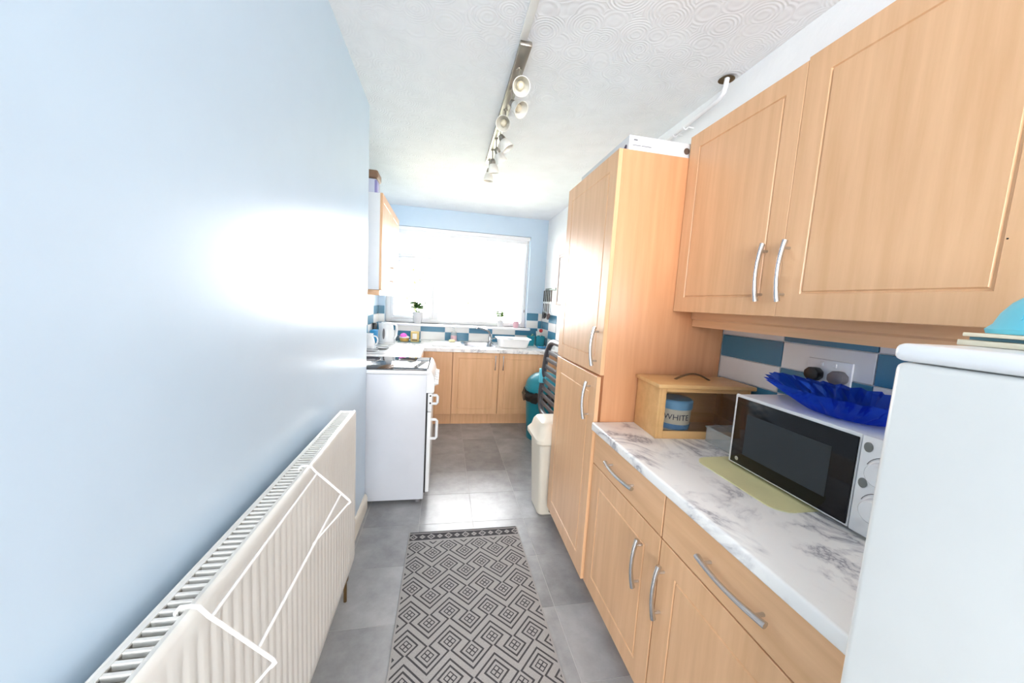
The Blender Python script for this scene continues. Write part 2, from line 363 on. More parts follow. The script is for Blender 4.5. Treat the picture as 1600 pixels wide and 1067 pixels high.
struct(MB().box(XA-.15, XR+.15, YR, YB+.15, ZC, ZC+.1).build('ceiling', ARTEX, smooth=False))
struct(MB().box(XA-.15, XL, YR, YE, 0, ZC).build('wall_left', BLUE, smooth=False))
wa = struct(MB().box(XA-.15, XA, YE, YB, 0, ZC).build('wall_alcove', BLUE, smooth=False))
wr = struct(MB().box(XR, XR+.15, YR, YB+.15, 0, ZC).build('wall_right', WHITEW, smooth=False))
wb_ = MB()
wb_.box(XA-.15, WX0, YB, YB+.22, 0, ZC); wb_.box(WX1, XR, YB, YB+.22, 0, ZC)
wb_.box(WX0, WX1, YB, YB+.22, 0, WZ0); wb_.box(WX0, WX1, YB, YB+.22, WZ1, ZC)
wb = struct(wb_.build('wall_back', BLUE, smooth=False))
wq = MB()
wq.box(DX0, RX0, DYR-.15, DYR, 0, ZC); wq.box(RX1, DX1, DYR-.15, DYR, 0, ZC); wq.box(RX0, RX1, DYR-.15, DYR, 0, RZ0); wq.box(RX0, RX1, DYR-.15, DYR, RZ1, ZC)
struct(wq.build('wall_rear', WHITEW, smooth=False))
struct(MB().box(DX0-.15, DX0, DYR-.15, YR, 0, ZC).build('wall_dining_left', WHITEW, smooth=False))
struct(MB().box(DX1, DX1+.15, DYR-.15, YR, 0, ZC).build('wall_dining_right', WHITEW, smooth=False))
struct(MB().box(DX0-.15, XA-.15, YR-.0, YR+.15, 0, ZC).build('wall_dining_front', WHITEW, smooth=False))
struct(MB().box(XR+.15, DX1+.15, YR-.0, YR+.15, 0, ZC).build('wall_dining_side', WHITEW, smooth=False))
struct(MB().box(DX0-.15, DX1+.15, DYR-.15, YR-.0005, -.1, -.001).build('floor_dining', mat('dining_carpet', (176, 168, 158), .95), smooth=False))
struct(MB().box(DX0-.15, DX1+.15, DYR-.15, YR-.0005, ZC, ZC+.1).build('ceiling_dining', ARTEX, smooth=False))
# skirting of the left wall, rounded top
sk = MB(); M3 = Matrix(((1, 0, 0), (0, 0, 1), (0, 1, 0)))
sk.prism([(XL, 0), (XL+.018, 0), (XL+.018, .075), (XL+.012, .092), (XL+.004, .1), (XL, .1)], YR, YE-.003, M3)
struct(sk.build('baseboard_left', SKIRT))
# conduit strip that feeds the ceiling light
struct(MB().box(.268, .300, YR, 1.60, ZC-.008, ZC, bev=.002).build('trim_1', mat('white_trunking', (240, 240, 238), .5)))

# glazed tiles: children of the walls they are fixed to
me_w = {}
def wall_tile(wall, facing, a0, a1, z0, z1, pos, blue):
    g = .0016; key = (round(a1-a0, 3), round(z1-z0, 3), blue, facing)
    if key not in me_w:
        b = MB(); hw, hz = (a1-a0)/2-g, (z1-z0)/2-g
        if facing == 'y': b.box(-hw, hw, -.007, 0, -hz, hz, bev=.0015, seg=1)
        else: b.box(-.0035, .0035, -hw, hw, -hz, hz, bev=.0015, seg=1)
        me = bpy.data.meshes.new('tile'); b.bm.to_mesh(me); b.bm.free(); me.materials.append(TBLUE if blue else TWHITE); me_w[key] = me
    o = bpy.data.objects.new('tile', me_w[key]); COL.objects.link(o); o.parent = wall
    c = ((a0+a1)/2, pos, (z0+z1)/2) if facing == 'y' else (pos, (a0+a1)/2, (z0+z1)/2)
    o.location = Vector(c)-wall.location
TW, TH = .31, .102
for j in range(6):                                    # right wall between worktop and wall cupboards
    z1 = 1.329+TH-TH*j; z0 = z1-TH; z1 = min(z1, 1.428); z0 = max(z0, .9)
    if z1-z0 < .02: continue
    for i in range(4):
        y1 = 1.466-TW*i; wall_tile(wr, 'x', y1-TW, y1, z0, z1, XR-.0035, (i+j) % 2 == 1)
ROWS = [.885, .99, 1.092, 1.194, 1.296]
for j in range(4):                                    # window wall, the two sides and below the sill
    for i in range(-3, 6):
        x0 = .013+TW*i; x1 = x0+TW; z0, z1 = ROWS[j], ROWS[j+1]
        x0, x1 = max(x0, XA), min(x1, XR-.008)
        bl = (i+j) % 2 == 0
        if j >= 2:
            segs = [(x0, min(x1, WX0-.002)), (max(x0, WX1+.002), x1)]
        else: segs = [(x0, x1)]
        if j == 1: z1 = 1.058 if (x1 < WX1+.05) else z1
        for a, b in segs:
            if b-a > .02: wall_tile(wb, 'y', a, b, z0, z1, YB, bl)
for j in range(4):                                    # right wall beside the window
    for i in range(2): wall_tile(wr, 'x', YB-.008-TW*(i+1), YB-.008-TW*i, ROWS[j], ROWS[j+1], XR-.0035, (i+j) % 2 == 0)
for j in range(4):
    for i in range(6):
        y1 = YB-.008-TW*i; wall_tile(wa, 'x', max(y1-TW, 2.9), y1, ROWS[j], ROWS[j+1], XA+.0035, (i+j) % 2 == 1)

# window
win = MB(); fy0, fy1 = YB+.10, YB+.16; f = .055
win.box(WX0, WX0+f, fy0, fy1, WZ0, WZ1, bev=.004); win.box(WX1-f, WX1, fy0, fy1, WZ0, WZ1, bev=.004)
win.box(WX0+f, WX1-f, fy0, fy1, WZ0, WZ0+f, bev=.004); win.box(WX0+f, WX1-f, fy0, fy1, WZ1-f, WZ1, bev=.004)
wo = struct(win.build('window_1', UPVC))
MX = -.12
box('mullion', UPVC, wo, MX-.035, MX+.035, fy0, fy1, WZ0+f, WZ1-f, bev=.004)
box('transom', UPVC, wo, WX0+f, MX-.035, fy0, fy1, 1.87, 1.93, bev=.004)
for a, b, c, d, nm in ((WX0+f, MX-.035, WZ0+f, 1.87, 'sash_frame'), (WX0+f, MX-.035, 1.93, WZ1-f, 'sash_frame')):
    s = MB(); q = .04; y0, y1 = fy0-.018, fy0+.03
    s.box(a, a+q, y0, y1, c, d, bev=.003); s.box(b-q, b, y0, y1, c, d, bev=.003); s.box(a+q, b-q, y0, y1, c, c+q, bev=.003); s.box(a+q, b-q, y0, y1, d-q, d, bev=.003)
    sf = s.build(nm, UPVC, wo)
    box('pane', GLASS, sf, a+q, b-q, fy0+.01, fy0+.016, c+q, d-q)
box('pane', GLASS, wo, MX+.035, WX1-f, fy0+.025, fy0+.031, WZ0+f, WZ1-f)
box('window_handle', mat('white_handle', (225, 226, 228), .3), wo, MX-.06, MX-.04, fy0-.05, fy0-.016, 1.42, 1.54, bev=.006)
box('window_sill', UPVC, wo, WX0-.03, WX1+.045, YB-.075, fy0+.02, WZ0-.03, WZ0, bev=.006)
br = thing('roller_blind', 'white blind head rail across the top of the far window', 'blind', (.18, YB+.03, WZ1-.07))
MB().box(WX0+.02, WX1-.01, YB+.005, YB+.055, WZ1-.045, WZ1-.002, bev=.006).build('head_rail', UPVC, br)
MB().box(WX0+.03, WX1-.02, YB+.025, YB+.031, WZ1-.085, WZ1-.045).build('valance', mat('blind_cloth', (240, 242, 245), .8), br)
MB().tube([(WX0+.03, YB+.028, WZ1-.089), (WX1-.02, YB+.028, WZ1-.089)], .006, 8).build('bottom_bar', UPVC, br)
tag(MB().tube([(WX1-.035, YB+.02, WZ1-.05), (WX1-.04, YB+.022, 1.75), (WX1-.036, YB+.02, 1.33)], .0025, 6).lathe([(.004, 0), (.009, .012), (.007, .035), (.003, .04)], (WX1-.036, YB+.02, 1.295), 10).build('blind_cord', mat('grey_cord', (150, 150, 150), .7)),
    'thin grey pull cord with bead at the right side of the window', 'cord')

# frame and panes of the added opening behind the camera
gd = MB()
gd.box(RX0, RX0+.06, DYR-.1, DYR-.04, RZ0, RZ1); gd.box(RX1-.06, RX1, DYR-.1, DYR-.04, RZ0, RZ1); gd.box(RX0+.06, RX1-.06, DYR-.1, DYR-.04, RZ0, RZ0+.06); gd.box(RX0+.06, RX1-.06, DYR-.1, DYR-.04, RZ1-.06, RZ1); gd.box(.17, .23, DYR-.1, DYR-.04, RZ0+.06, RZ1-.06)
gdo = struct(gd.build('added_rear_window', UPVC))
for a, b in ((RX0+.06, .17), (.23, RX1-.06)): box('pane', GLASS, gdo, a, b, DYR-.075, DYR-.069, RZ0+.06, RZ1-.06)

# ================================================================== RIGHT RUN
XD, XC = .700, .719          # door faces, carcass front
YT, YT2 = 1.470, 2.090
def pt(z): return z
# tall larder unit
t = thing('tall_cabinet', 'full-height beech larder cupboard with two doors and a steel handle on each', 'cabinet', (1.0, 1.78, 0))
MB().box(XC, XR-.006, YT, YT2, .13, 2.095, bev=.001).build('body', BEECHE, t)
box('plinth', BEECH, t, XC+.05, XR-.006, YT+.002, YT2-.002, 0, .13)
door('door', t, '-x', (XC, YT2-.002, 1.116), YT2-YT-.004, 2.095-1.116, handle=(.565, .125, 'v'), inset=.072)
rotd = Matrix.Translation((XC, YT2, 0)) @ Matrix.Rotation(math.radians(-1.1), 4, 'Z') @ Matrix.Translation((-XC, -YT2, 0))
door('door', t, '-x', (XC, YT2-.002, .115), YT2-YT-.004, 1.108-.115, handle=(.545, .865, 'v'), inset=.080, rot=rotd)

def base_unit(label, y0, y1, hv, L1):
    u = thing('base_cabinet', label, 'cabinet', (1.0, (y0+y1)/2, 0), group='beech base cabinets under the right worktop')
    MB().box(XC, XR-.006, y0+.0005, y1-.0005, .13, .862, bev=.001).build('body', BEECHE, u)
    box('plinth', BEECH, u, XC+.05, XR-.006, y0+.001, y1-.001, 0, .13)
    w = y1-y0-.004
    door('door', u, '-x', (XC, y1-.002, .115), w, .703-.115, handle=hv, inset=.076)
    door('drawer', u, '-x', (XC, y1-.002, .708), w, .860-.708, groove=False, handle=(w/2, .073, 'h'), L=L1, mt=BEECHH)
    return u
base_unit('beech base cabinet with drawer, next to the tall larder cupboard', .936, YT-.002, (.436, .43, 'v'), .215)
base_unit('beech base cabinet with wide drawer, partly behind the white fridge', .376, .934, (.028, .43, 'v'), .205)
MB_w = MB(); MB_w.box(.677, XR-.005, .368, YT-.002, .862, .900, bev=.007, seg=3)
tag(MB_w.build('worktop', MARBLE), 'white marble-effect worktop on the right-hand base cabinets', 'worktop')

# wall cupboards
XU = 1.03
u = thing('wall_cupboard', 'large beech wall cupboard with two doors above the microwave', 'cabinet', (1.18, .955, 1.42))
MB().box(XU+.02, XR-.003, .43, YT-.002, 1.425, 2.178, bev=.001).build('body', BEECHE, u)
door('door', u, '-x', (XU+.019, YT-.003, 1.423), YT-.958, .757, handle=(.455, .14, 'v'), inset=.062, L=.185)
d2 = door('door', u, '-x', (XU+.019, .954, 1.423), .954-.432, .765, handle=(.02, .14, 'v'), inset=.070, L=.185)
MB().lathe([(.0016, 0), (.0016, .0006)], (XU, .498, 1.591), 10, axis=(-1, 0, 0)).build('screw_hole', BLACK, d2)
pm = MB(); pm.prism([(1.128, 1.425), (1.128, 1.395), (1.136, 1.388), (1.136, 1.358), (1.152, 1.358), (1.152, 1.425)], .432, YT-.003, M3)
pm.build('light_pelmet', BEECHH, u)

# fridge
fr = thing('fridge', 'white fridge in the right foreground with rounded top edge', 'fridge', (.85, .09, 0))
MB().box(.625, 1.12, -.19, .358, .03, 1.372, bev=.008).build('body', FRIDGEW, fr)
MB().box(.58, .618, -.19, .358, .05, 1.372, bev=.01, seg=3).build('door', FRIDGEW, fr)
MB().box(.578, 1.12, -.192, .360, 1.373, 1.396, bev=.009, seg=4).build('top', WHITE, fr)
for x in (.66, 1.08):
    for y in (-.15, .32): MB().lathe([(.018, 0), (.018, .03)], (x, y, 0), 12).build('foot', BLACK, fr)

# things on the fridge
tag(MB().box(.70, .95, .02, .366, 1.3965, 1.404, bev=.001).build('magazine', mat('magazine_paper', (222, 214, 190), .5)), 'cream magazine lying flat on top of the fridge, lowest of the pile', 'magazine', 'papers on the fridge')
o = MB().box(.715, .94, .03, .362, 1.4045, 1.4085); o = o.build('magazine', mat('magazine_blue_cover', (90, 140, 160), .4)); tag(o, 'thin teal-covered magazine in the middle of the pile on the fridge', 'magazine', 'papers on the fridge')
tag(MB().box(.70, .955, .01, .362, 1.409, 1.414, bev=.001).build('magazine', mat('magazine_top', (232, 222, 196), .5)), 'pale magazine on top of the pile, under the cyan dome on the fridge', 'magazine', 'papers on the fridge')
dm = thing('dome_cover', 'bright cyan ribbed plastic dome lying on papers on the fridge', 'dome', (.80, .176, 1.4145))
prof = [(.205, 0), (.207, .006), (.200, .014)]+[(.198*math.cos(a), .014+.085*math.sin(a)) for a in [i*PI/2/9 for i in range(1, 9)]]+[(.012, .099)]
MB().lathe(prof, (.80, .176, 1.4145), 40, sx=.62).build('shell', CYAN, dm)
for k in range(-4, 5):
    pts = []
    for i in range(17):
        a = PI*(.03+.94*i/16); y = k*.036; rr = math.sqrt(max(0, 1-(y/.198)**2))
        pts.append((.80+.62*.198*rr*math.cos(a), .176+y, 1.4145+.014+.085*rr*math.sin(a)))
    MB().tube(pts, .0016, 6).build('rib', CYAN, dm)

# microwave
mw = thing('microwave', 'white microwave with black glass door standing on a yellow mat', 'microwave', (1.15, .79, .905))
MB().box(1.013, 1.265, .535, 1.033, .912, 1.150, bev=.006).build('body', WHITE, mw)
MB().box(1.005, 1.014, .654, 1.035, .910, 1.152, bev=.004).build('door_frame', WHITE, mw)
dg = MB().box(1.0, 1.006, .657, 1.022, .917, 1.143, bev=.002).build('door_glass', BGLASS, mw); dg['label'] = 'black glass door'
MB().box(.9993, 1.0005, .712, .975, .957, 1.095).build('window', MWWIN, dg)
MB().lathe([(.007, 0), (.007, .001)], (1.0, .995, .935), 16, axis=(-1, 0, 0)).build('badge', STEEL, dg)
MB().box(1.003, 1.014, .535, .652, .910, 1.152, bev=.004).build('control_panel', WHITE, mw)
for z in (1.073, .985):
    MB().lathe([(.034, 0), (.034, .004), (.030, .006), (.027, .022), (.024, .025)], (1.003, .597, z), 32, axis=(-1, 0, 0)).build('knob', WHITE, mw)
    k = MB().tube([(1.0025, .597+.0385*math.cos(a), z+.0385*math.sin(a)) for a in [PI*(.1+.8*i/14) for i in range(15)]], .0008, 5); k.build('dial_mark', GREYP, mw)
for z in (1.126, 1.037):
    MB().lathe([(.012, 0), (.012, .002), (.009, .003)], (1.003, .636, z), 20, axis=(-1, 0, 0), sy=.75).build('button', mat('grey_button', (120, 124, 122), .4), mw)
for y in (.56, 1.0):
    for x in (1.04, 1.23): MB().lathe([(.012, 0), (.012, .009)], (x, y, .9034), 12).build('foot', BLACK, mw)
# mat under it
mt_ = MB().prism(rrect(.895, 1.25, .735, 1.075, .05), .9002, .9032).build('chopping_mat', mat('yellow_mat', (232, 228, 176), .5, vary=.1))
tag(mt_, 'thin pale yellow chopping mat with rounded corners under the microwave', 'mat')

# pleated cobalt bowl
def pleated():
    mb = MB(); bm = mb.bm; n = 60; c = Vector((1.138, .785, 1.1505)); rings = []
    for (k, h, amp) in ((.42, .002, 0), (.50, .004, .3), (.72, .026, .7), (.90, .048, 1), (1.0, .058, 1)):
        R = []
        for j in range(n):
            a = 2*PI*j/n; s = (1 if j % 2 else -1)*amp
            k2 = k*(1+.11*s*min(1, amp)*(1-.93*abs(math.sin(a))**6)); R.append(bm.verts.new(c+Vector((.140*k2*math.cos(a), .222*k2*math.sin(a)*(1+.07*(abs(math.sin(a))**8)), h*1.15+.0012*s+(.014*k*abs(math.sin(a))**6)))))
        rings.append(R)
    for A, B in zip(rings, rings[1:]):
        for j in range(n): bm.faces.new((A[j], A[(j+1) % n], B[(j+1) % n], B[j]))
    bm.faces.new(rings[0][::-1])
    bmesh.ops.solidify(bm, geom=list(bm.faces), thickness=.004)
    return mb
tag(pleated().build('glass_bowl', BLUEGL, smooth=False), 'cobalt blue pleated glass bowl on top of the microwave', 'bowl')

# bread bin (hollow, glass front) with a tub inside
BR = math.radians(-5); bb = thing('bread_bin', 'wooden bread bin with glass front and curved lid handle', 'bread bin', (.864, 1.262, .9), BR)
RM = Matrix.Translation((.864, 1.262, .9)) @ Matrix.Rotation(BR, 4, 'Z')
def bpart(name, mt, *boxes, bev=.0015):
    b = MB()
    for a in boxes: b.box(*a, bev=bev)
    return b.build(name, mt, bb, M=RM)
Wb, Db, Hb = .40, .195, .212
bpart('side_panel', PINE, (0, .012, 0, Db, 0, Hb)); bpart('side_panel', PINE, (Wb-.012, Wb, 0, Db, 0, Hb))
bpart('back_panel', PINE, (.012, Wb-.012, Db-.01, Db, 0, Hb)); bpart('base_panel', PINE, (.012, Wb-.012, .012, Db-.01, .0, .012))
bpart('front_frame', PINE, (.012, .032, 0, .012, 0, Hb), (Wb-.05, Wb-.012, 0, .012, 0, Hb), (.032, Wb-.05, 0, .012, 0, .032), (.032, Wb-.05, 0, .012, .196, Hb))
bpart('glass_front', GLASS, (.032, Wb-.05, .004, .007, .032, .196), bev=0)
lid = bpart('lid', PINE, (-.012, Wb+.014, -.014, Db, Hb+.001, Hb+.018), bev=.004)
lh = MB().tube([(.12+.16*i/12, .10, Hb+.018+.026*math.sin(PI*i/12)) for i in range(13)], .004, 8, rz=1.6).build('lid_handle', mat('bronze_handle', (120, 100, 75), .4, metal=.6), lid, M=RM)
tub = thing('spread_tub', 'round tub with pale blue lid lettered WHITE inside the bread bin', 'tub', RM @ Vector((.128, .095, .0125)))
tc_ = RM @ Vector((.128, .095, .0125))
MB().lathe([(.060, 0), (.064, .004), (.068, .10), (.068, .102)], tc_, 32).build('tub_body', mat('tub_cream', (222, 214, 196), .4), tub)
MB().lathe([(.0615, .004), (.0655, .034), (.0655, .035)], tc_+Vector((0, 0, .001)), 32, sx=1.03, sy=1.03, cap0=False, cap1=False).build('label_band', mat('tub_blue', (96, 150, 200), .4), tub)
MB().lathe([(.071, .100), (.072, .104), (.072, .132), (.066, .138), (.02, .139)], tc_, 32).build('tub_lid', mat('tub_lid_blue', (120, 176, 216), .35), tub)
def text_mesh(name, body, size, M, mt, parent, extrude=.0004):
    cu = bpy.data.curves.new(name, 'FONT'); cu.body = body; cu.size = size; cu.extrude = extrude; cu.align_x = 'CENTER'; cu.align_y = 'CENTER'
    to = bpy.data.objects.new(name, cu); COL.objects.link(to)
    bpy.context.view_layer.update()
    me = bpy.data.meshes.new_from_object(to.evaluated_get(bpy.context.evaluated_depsgraph_get())); bpy.data.objects.remove(to)
    me.name = name; me.transform(world_mat(parent).inverted() @ M if parent else M); me.materials.append(mt)
    o = bpy.data.objects.new(name, me); COL.objects.link(o); o.parent = parent; return o
def curved_text(name, body, size, c, R, ang, mt, parent):
    o = text_mesh(name, body, size, Matrix.Identity(4), mt, None, .0003)
    Wm = world_mat(parent).inverted()
    for v in o.data.vertices:
        a = ang+v.co.x/R; r = R+.0006+v.co.z
        v.co = Wm @ Vector((c[0]+r*math.cos(a), c[1]+r*math.sin(a), c[2]+v.co.y))
    o.parent = parent; return o
curved_text('lettering', 'WHITE', .034, tc_+Vector((0, 0, .066)), .0675, -PI/2-.42, mat('dark_print', (60, 56, 70), .6), tub)

# clear tub between bread bin and microwave
ct = MB(); 
ct.box(1.075, 1.205, 1.085, 1.225, .9003, .903); 
for a in ((1.072, 1.0745), (1.2055, 1.208)): ct.box(a[0], a[1], 1.085, 1.225, .9003, .962)
for a in ((1.082, 1.0845), (1.2255, 1.228)): ct.box(1.072, 1.208, a[0], a[1], .9003, .962)
for a in ((1.068, 1.212, 1.078, 1.082), (1.068, 1.212, 1.228, 1.232), (1.068, 1.072, 1.082, 1.228), (1.208, 1.212, 1.082, 1.228)): ct.box(*a, .958, .964)
tag(ct.build('plastic_tub', CLEARP, smooth=False), 'clear plastic food tub between the bread bin and the microwave', 'tub')

# socket with plugs
so = thing('wall_socket', 'white double wall socket on the tiles behind the blue bowl', 'socket', (XR-.012, .974, 1.243))
XS = XR-.0072
sp_ = MB().box(XS-.009, XS, .901, 1.047, 1.200, 1.286, bev=.004).build('face_plate', WHITE, so)
for y in (.995, .953): MB().box(XS-.013, XS-.009, y-.006, y+.006, 1.262, 1.277, bev=.002).build('rocker_switch', WHITE, so)
def plug(label, y, mt):
    p = thing('plug', label, 'plug', (XS-.03, y, 1.215))
    MB().prism([(.026*math.cos(a), .025*math.sin(a)) for a in [2*PI*i/8+PI/8 for i in range(8)]], 0, .03, None, bev=.004).build('plug_body', mt, p, M=Matrix.Translation((XS-.0092, y, 1.232)) @ frame('-x').to_4x4())
    MB().tube([(XS-.025, y, 1.207), (XS-.026, y, 1.17), (XS-.02, y+.01, 1.0), (XS-.022, y+.02, .905)], .0035, 8).build('cord', mt, p)
plug('black plug in the left of the double socket', 1.008, BLACK)
plug('grey plug in the right of the double socket', .930, GREYP)

# white box on the tall unit
bx = thing('flat_box', 'flat white cardboard box with small grey print on the tall cupboard', 'box', (.9, 1.75, 2.0955))
MB().box(.745, 1.04, 1.478, 2.02, 2.096, 2.158, bev=.002).build('carton', mat('white_card', (214, 216, 218), .5), bx)
pr = MB()
for a, b, z0, z1 in ((.766, .784, 2.137, 2.143), (.762, .800, 2.117, 2.120), (.804, .850, 2.117, 2.120)): pr.box(a, b, 1.4772, 1.478, z0, z1)
pr.build('grey_print', mat('grey_print', (112, 112, 118), .6), bx)
MB().lathe([(.014, 0), (.014, .0006)], (1.022, 1.4778, 2.125), 20, axis=(0, -1, 0)).build('round_print', mat('brown_print', (90, 72, 60), .6), bx)
MB().lathe([(.012, 0), (.012, .0006)], (.7448, 1.505, 2.115), 20, axis=(-1, 0, 0)).build('round_print', mat('purple_print', (95, 85, 105), .6), bx)

# pipe in the ceiling corner
pp = thing('heating_pipe', 'white painted pipe running along the ceiling corner into a brown hole', 'pipe', (1.26, 1.9, 2.42))
PX_ = 1.262
MB().tube([(PX_+.005, 1.585, ZC-.004), (PX_, 1.583, 2.49), (PX_, 1.592, 2.465), (PX_, 1.615, 2.452), (PX_, 1.66, 2.447), (PX_, 2.05, 2.432), (PX_, 3.0, 2.42)], .011, 12).build('tube', WHITEW, pp)
MB().lathe([(.036, 0), (.030, .004), (.016, .006)], (PX_+.006, 1.59, ZC-.0065), 18, cap0=False).build('broken_plaster_hole', mat('brown_plaster', (112, 90, 60), .9, vary=.4), pp)
for y in (1.86, 1.95): MB().tube(arc((PX_, y, 2.434), .014, PI*1.1, PI*2.2, 8), .004, 6).tube([(PX_+.012, y, 2.434), (XR-.004, y, 2.434)], .004, 6).build('clip', WHITEW, pp)

# ================================================================== LEFT FOREGROUND
ra = thing('radiator', 'long cream double panel radiator with slotted top grille under the blue wall', 'radiator', (-.41, .93, .18))
RY0, RY1, RZ_0, RZ_1, RXF, RXB = .22, 1.632, .18, .905, -.372, -.437
def rad_front():
    mb = MB(); bm = mb.bm; per = .0333; n = int((RY1-RY0)/per*6)
    zs = [(RZ_0, 0, .012), (RZ_0+.006, 0, .003), (RZ_0+.035, 0, 0), (RZ_0+.06, 1, 0), (RZ_1-.075, 1, 0), (RZ_1-.045, 0, 0), (RZ_1-.012, 0, 0), (RZ_1-.003, 0, .003), (RZ_1, 0, .009)]
    cols = []
    for i in range(n+1):
        y = RY0+(RY1-RY0)*i/n; e = min(1, max(0, min(y-RY0, RY1-y)/.03-.3))
        d = .0035*max(0, math.sin(2*PI*(y-RY0)/per))*e
        cols.append([bm.verts.new((RXF-back-d*k, y, z)) for z, k, back in zs])
    for A, B in zip(cols, cols[1:]):
        for j in range(len(zs)-1): bm.faces.new((A[j], B[j], B[j+1], A[j+1]))
    return mb
rf = rad_front(); rf.build('front_panel', RADW, ra, angle=60)
MB().box(RXB, RXF-.020, RY0+.02, RY1-.02, RZ_0+.01, RZ_1-.05, bev=.004).build('core', mat('radiator_core', (220, 216, 206), .5), ra)
MB().box(RXB-.001, RXB+.005, RY0, RY1, RZ_0, RZ_1-.002, bev=.002).build('back_panel', RADW, ra)
for y in (RY0, RY1-.004): MB().box(RXB+.005, RXF-.008, y, y+.004, RZ_0, RZ_1-.003, bev=.0012).build('side_panel', RADW, ra)
gr = MB(); GX0, GX1 = RXB+.012, RXF-.017
gr.box(RXB+.005, GX0, RY0+.004, RY1-.004, RZ_1-.006, RZ_1-.002); gr.box(GX1, RXF-.009, RY0+.004, RY1-.004, RZ_1-.006, RZ_1-.002)
gr.box(GX0, GX1, RY0+.004, .487, RZ_1-.006, RZ_1-.002); gr.box(GX0, GX1, RY1-.03, RY1-.004, RZ_1-.006, RZ_1-.002)
gro = gr.build('top_grille', RADW, ra)
GP = .0165; ng = int((RY1-.03-.487)/GP); mes = None
for i in range(ng):
    y = .487+GP*(i+.62)
    if mes is None:
        s = MB().box(GX0, GX1, y, y+.0068, RZ_1-.012, RZ_1-.002, bev=.001, seg=1).build('slat', RADW, gro); mes = s; y_first = y
    else:
        s = mes.copy(); COL.objects.link(s); s.location = mes.location+Vector((0, y-y_first, 0))
MB().tube([(-.405, RY1-.03, RZ_0+.02), (-.405, RY1-.03, .14), (-.405, RY1-.03, .085), (-.405, RY1-.03, .001)], .0075, 10).lathe([(.012, 0), (.014, .01), (.014, .03), (.01, .045)], (-.405, RY1-.03, .105), 12).build('valve_pipe', mat('tarnished_brass', (120, 96, 62), .35, metal=.8), ra)
for y in (.6, 1.3): MB().box(XL+.0005, RXB-.001, y, y+.03, .3, .8).build('wall_bracket', RADW, ra)

ai = thing('airer_rack', 'white wire clothes airer hooked over the front of the radiator', 'airer', (-.33, .83, .75))
WIRE = mat('white_coated_wire', (246, 246, 244), .3); WR = .0032
def armpts(Y, hook=.0):
    return [(-.399, Y, .885), (-.398, Y, .906), (-.392, Y, .9135), (-.378, Y, .9145), (-.366, Y, .911), (-.352, Y, .893), (-.335, Y, .877), (-.262, Y, .803), (-.258, Y, .796), (-.264, Y, .790)]
for Y in (.590, 1.072):
    a = armpts(Y); MB().tube(a, WR, 8).build('arm', WIRE, ai)
    MB().tube([(-.262, Y, .794), (-.3, Y+.002, .745), (-.364, Y+.004, .665)], WR*.75, 8).build('brace', WIRE, ai)
for X, Z in ((-.350, .890), (-.284, .824)):
    MB().tube([(X, .590, Z), (X, 1.072, Z)], WR*.9, 8).build('rail', WIRE, ai)

# rug
rx0, rx1, ryf, ryn = -.163, .50, 2.062, .45
rg = MB(); rg.center = False; rg.box(rx0, rx1, ryn, ryf, .0005, .007, bev=.002)
rgo = rg.build('rug', rug_mat(rx0, rx1, ryf)); tag(rgo, 'grey runner rug woven with concentric diamonds on the tiled floor', 'rug')

# ================================================================== FAR LEFT: cooker
ck = thing('cooker', 'white freestanding cooker with black glass hob seen from its side', 'cooker', (-.44, 2.64, 0))
CY0, CY1 = 2.385, 2.885; CX0, CX1 = -.70, -.092
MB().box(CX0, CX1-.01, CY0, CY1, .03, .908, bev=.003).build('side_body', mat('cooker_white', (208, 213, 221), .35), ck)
MB().box(CX0, CX1+.012, CY0-.001, CY1+.001, .909, .936, bev=.005).build('hob_surround', WHITE, ck)
hg = MB().box(CX0+.03, CX1, CY0+.006, CY1-.006, .9365, .945, bev=.002).build('hob_glass', mat('hob_glass', (20, 22, 28), .05, spec=.9), ck)
for x, y, r in ((-.55, 2.51, .07), (-.55, 2.76, .09), (-.26, 2.51, .09), (-.26, 2.76, .07)):
    MB().tube(arc((x, y, .9452), r, 0, 2*PI*31/32, 31, 'xy'), .0012, 4, closed=True).build('cooking_zone', GREYP, hg)
cp = MB(); M3b = Matrix(((1, 0, 0), (0, 0, 1), (0, 1, 0)))
cp.prism([(CX1-.01, .785), (-.055, .785), (-.05, .80), (-.05, .86), (-.058, .90), (-.072, .93), (-.085, .945), (CX1-.01, .945)], CY0, CY1, M3b)
cp.build('control_panel', WHITE, ck)
for i in range(6):
    y = CY0+.05+.08*i; MB().lathe([(.021, 0), (.021, .006), (.016, .010), (.014, .024), (.012, .026)], (-.05, y, .845), 18, axis=(1, 0, 0)).build('knob', WHITE, ck)
dgp = MB().box(CX1-.009, CX1-.001, CY0+.004, CY1-.004, .075, .785).build('door_seal', DARKG, ck)
MB().box(CX1, -.062, CY0, CY1, .655, .782, bev=.006).build('grill_door', WHITE, ck)
MB().box(CX1, -.066, CY0, CY1, .080, .650, bev=.006).build('oven_door', WHITE, ck)
for z in (.765, .715): MB().lathe([(.006, 0), (.006, .002)], (-.074, CY0-.0003, z), 10, axis=(0, -1, 0)).build('hinge_hole', BLACK, ck)
for z0, z1 in ((.700, .775), (.455, .605)):
    pts = [(-.068, CY0+.012, z1-.008), (-.034, CY0+.012, z1-.008), (-.026, CY0+.012, z1-.018), (-.026, CY0+.012, z0+.018), (-.034, CY0+.012, z0+.008), (-.068, CY0+.012, z0+.008)]
    MB().tube(pts, .0095, 10).build('door_handle', WHITE, ck)
MB().box(CX1-.06, -.115, CY0+.01, CY1-.01, .03, .075).build('kick_panel', WHITE, ck)
for x in (CX0+.05, CX1-.05):
    for y in (CY0+.04, CY1-.04): MB().lathe([(.02, 0), (.014, .031)], (x, y, 0), 12).build('foot', GREYP, ck)

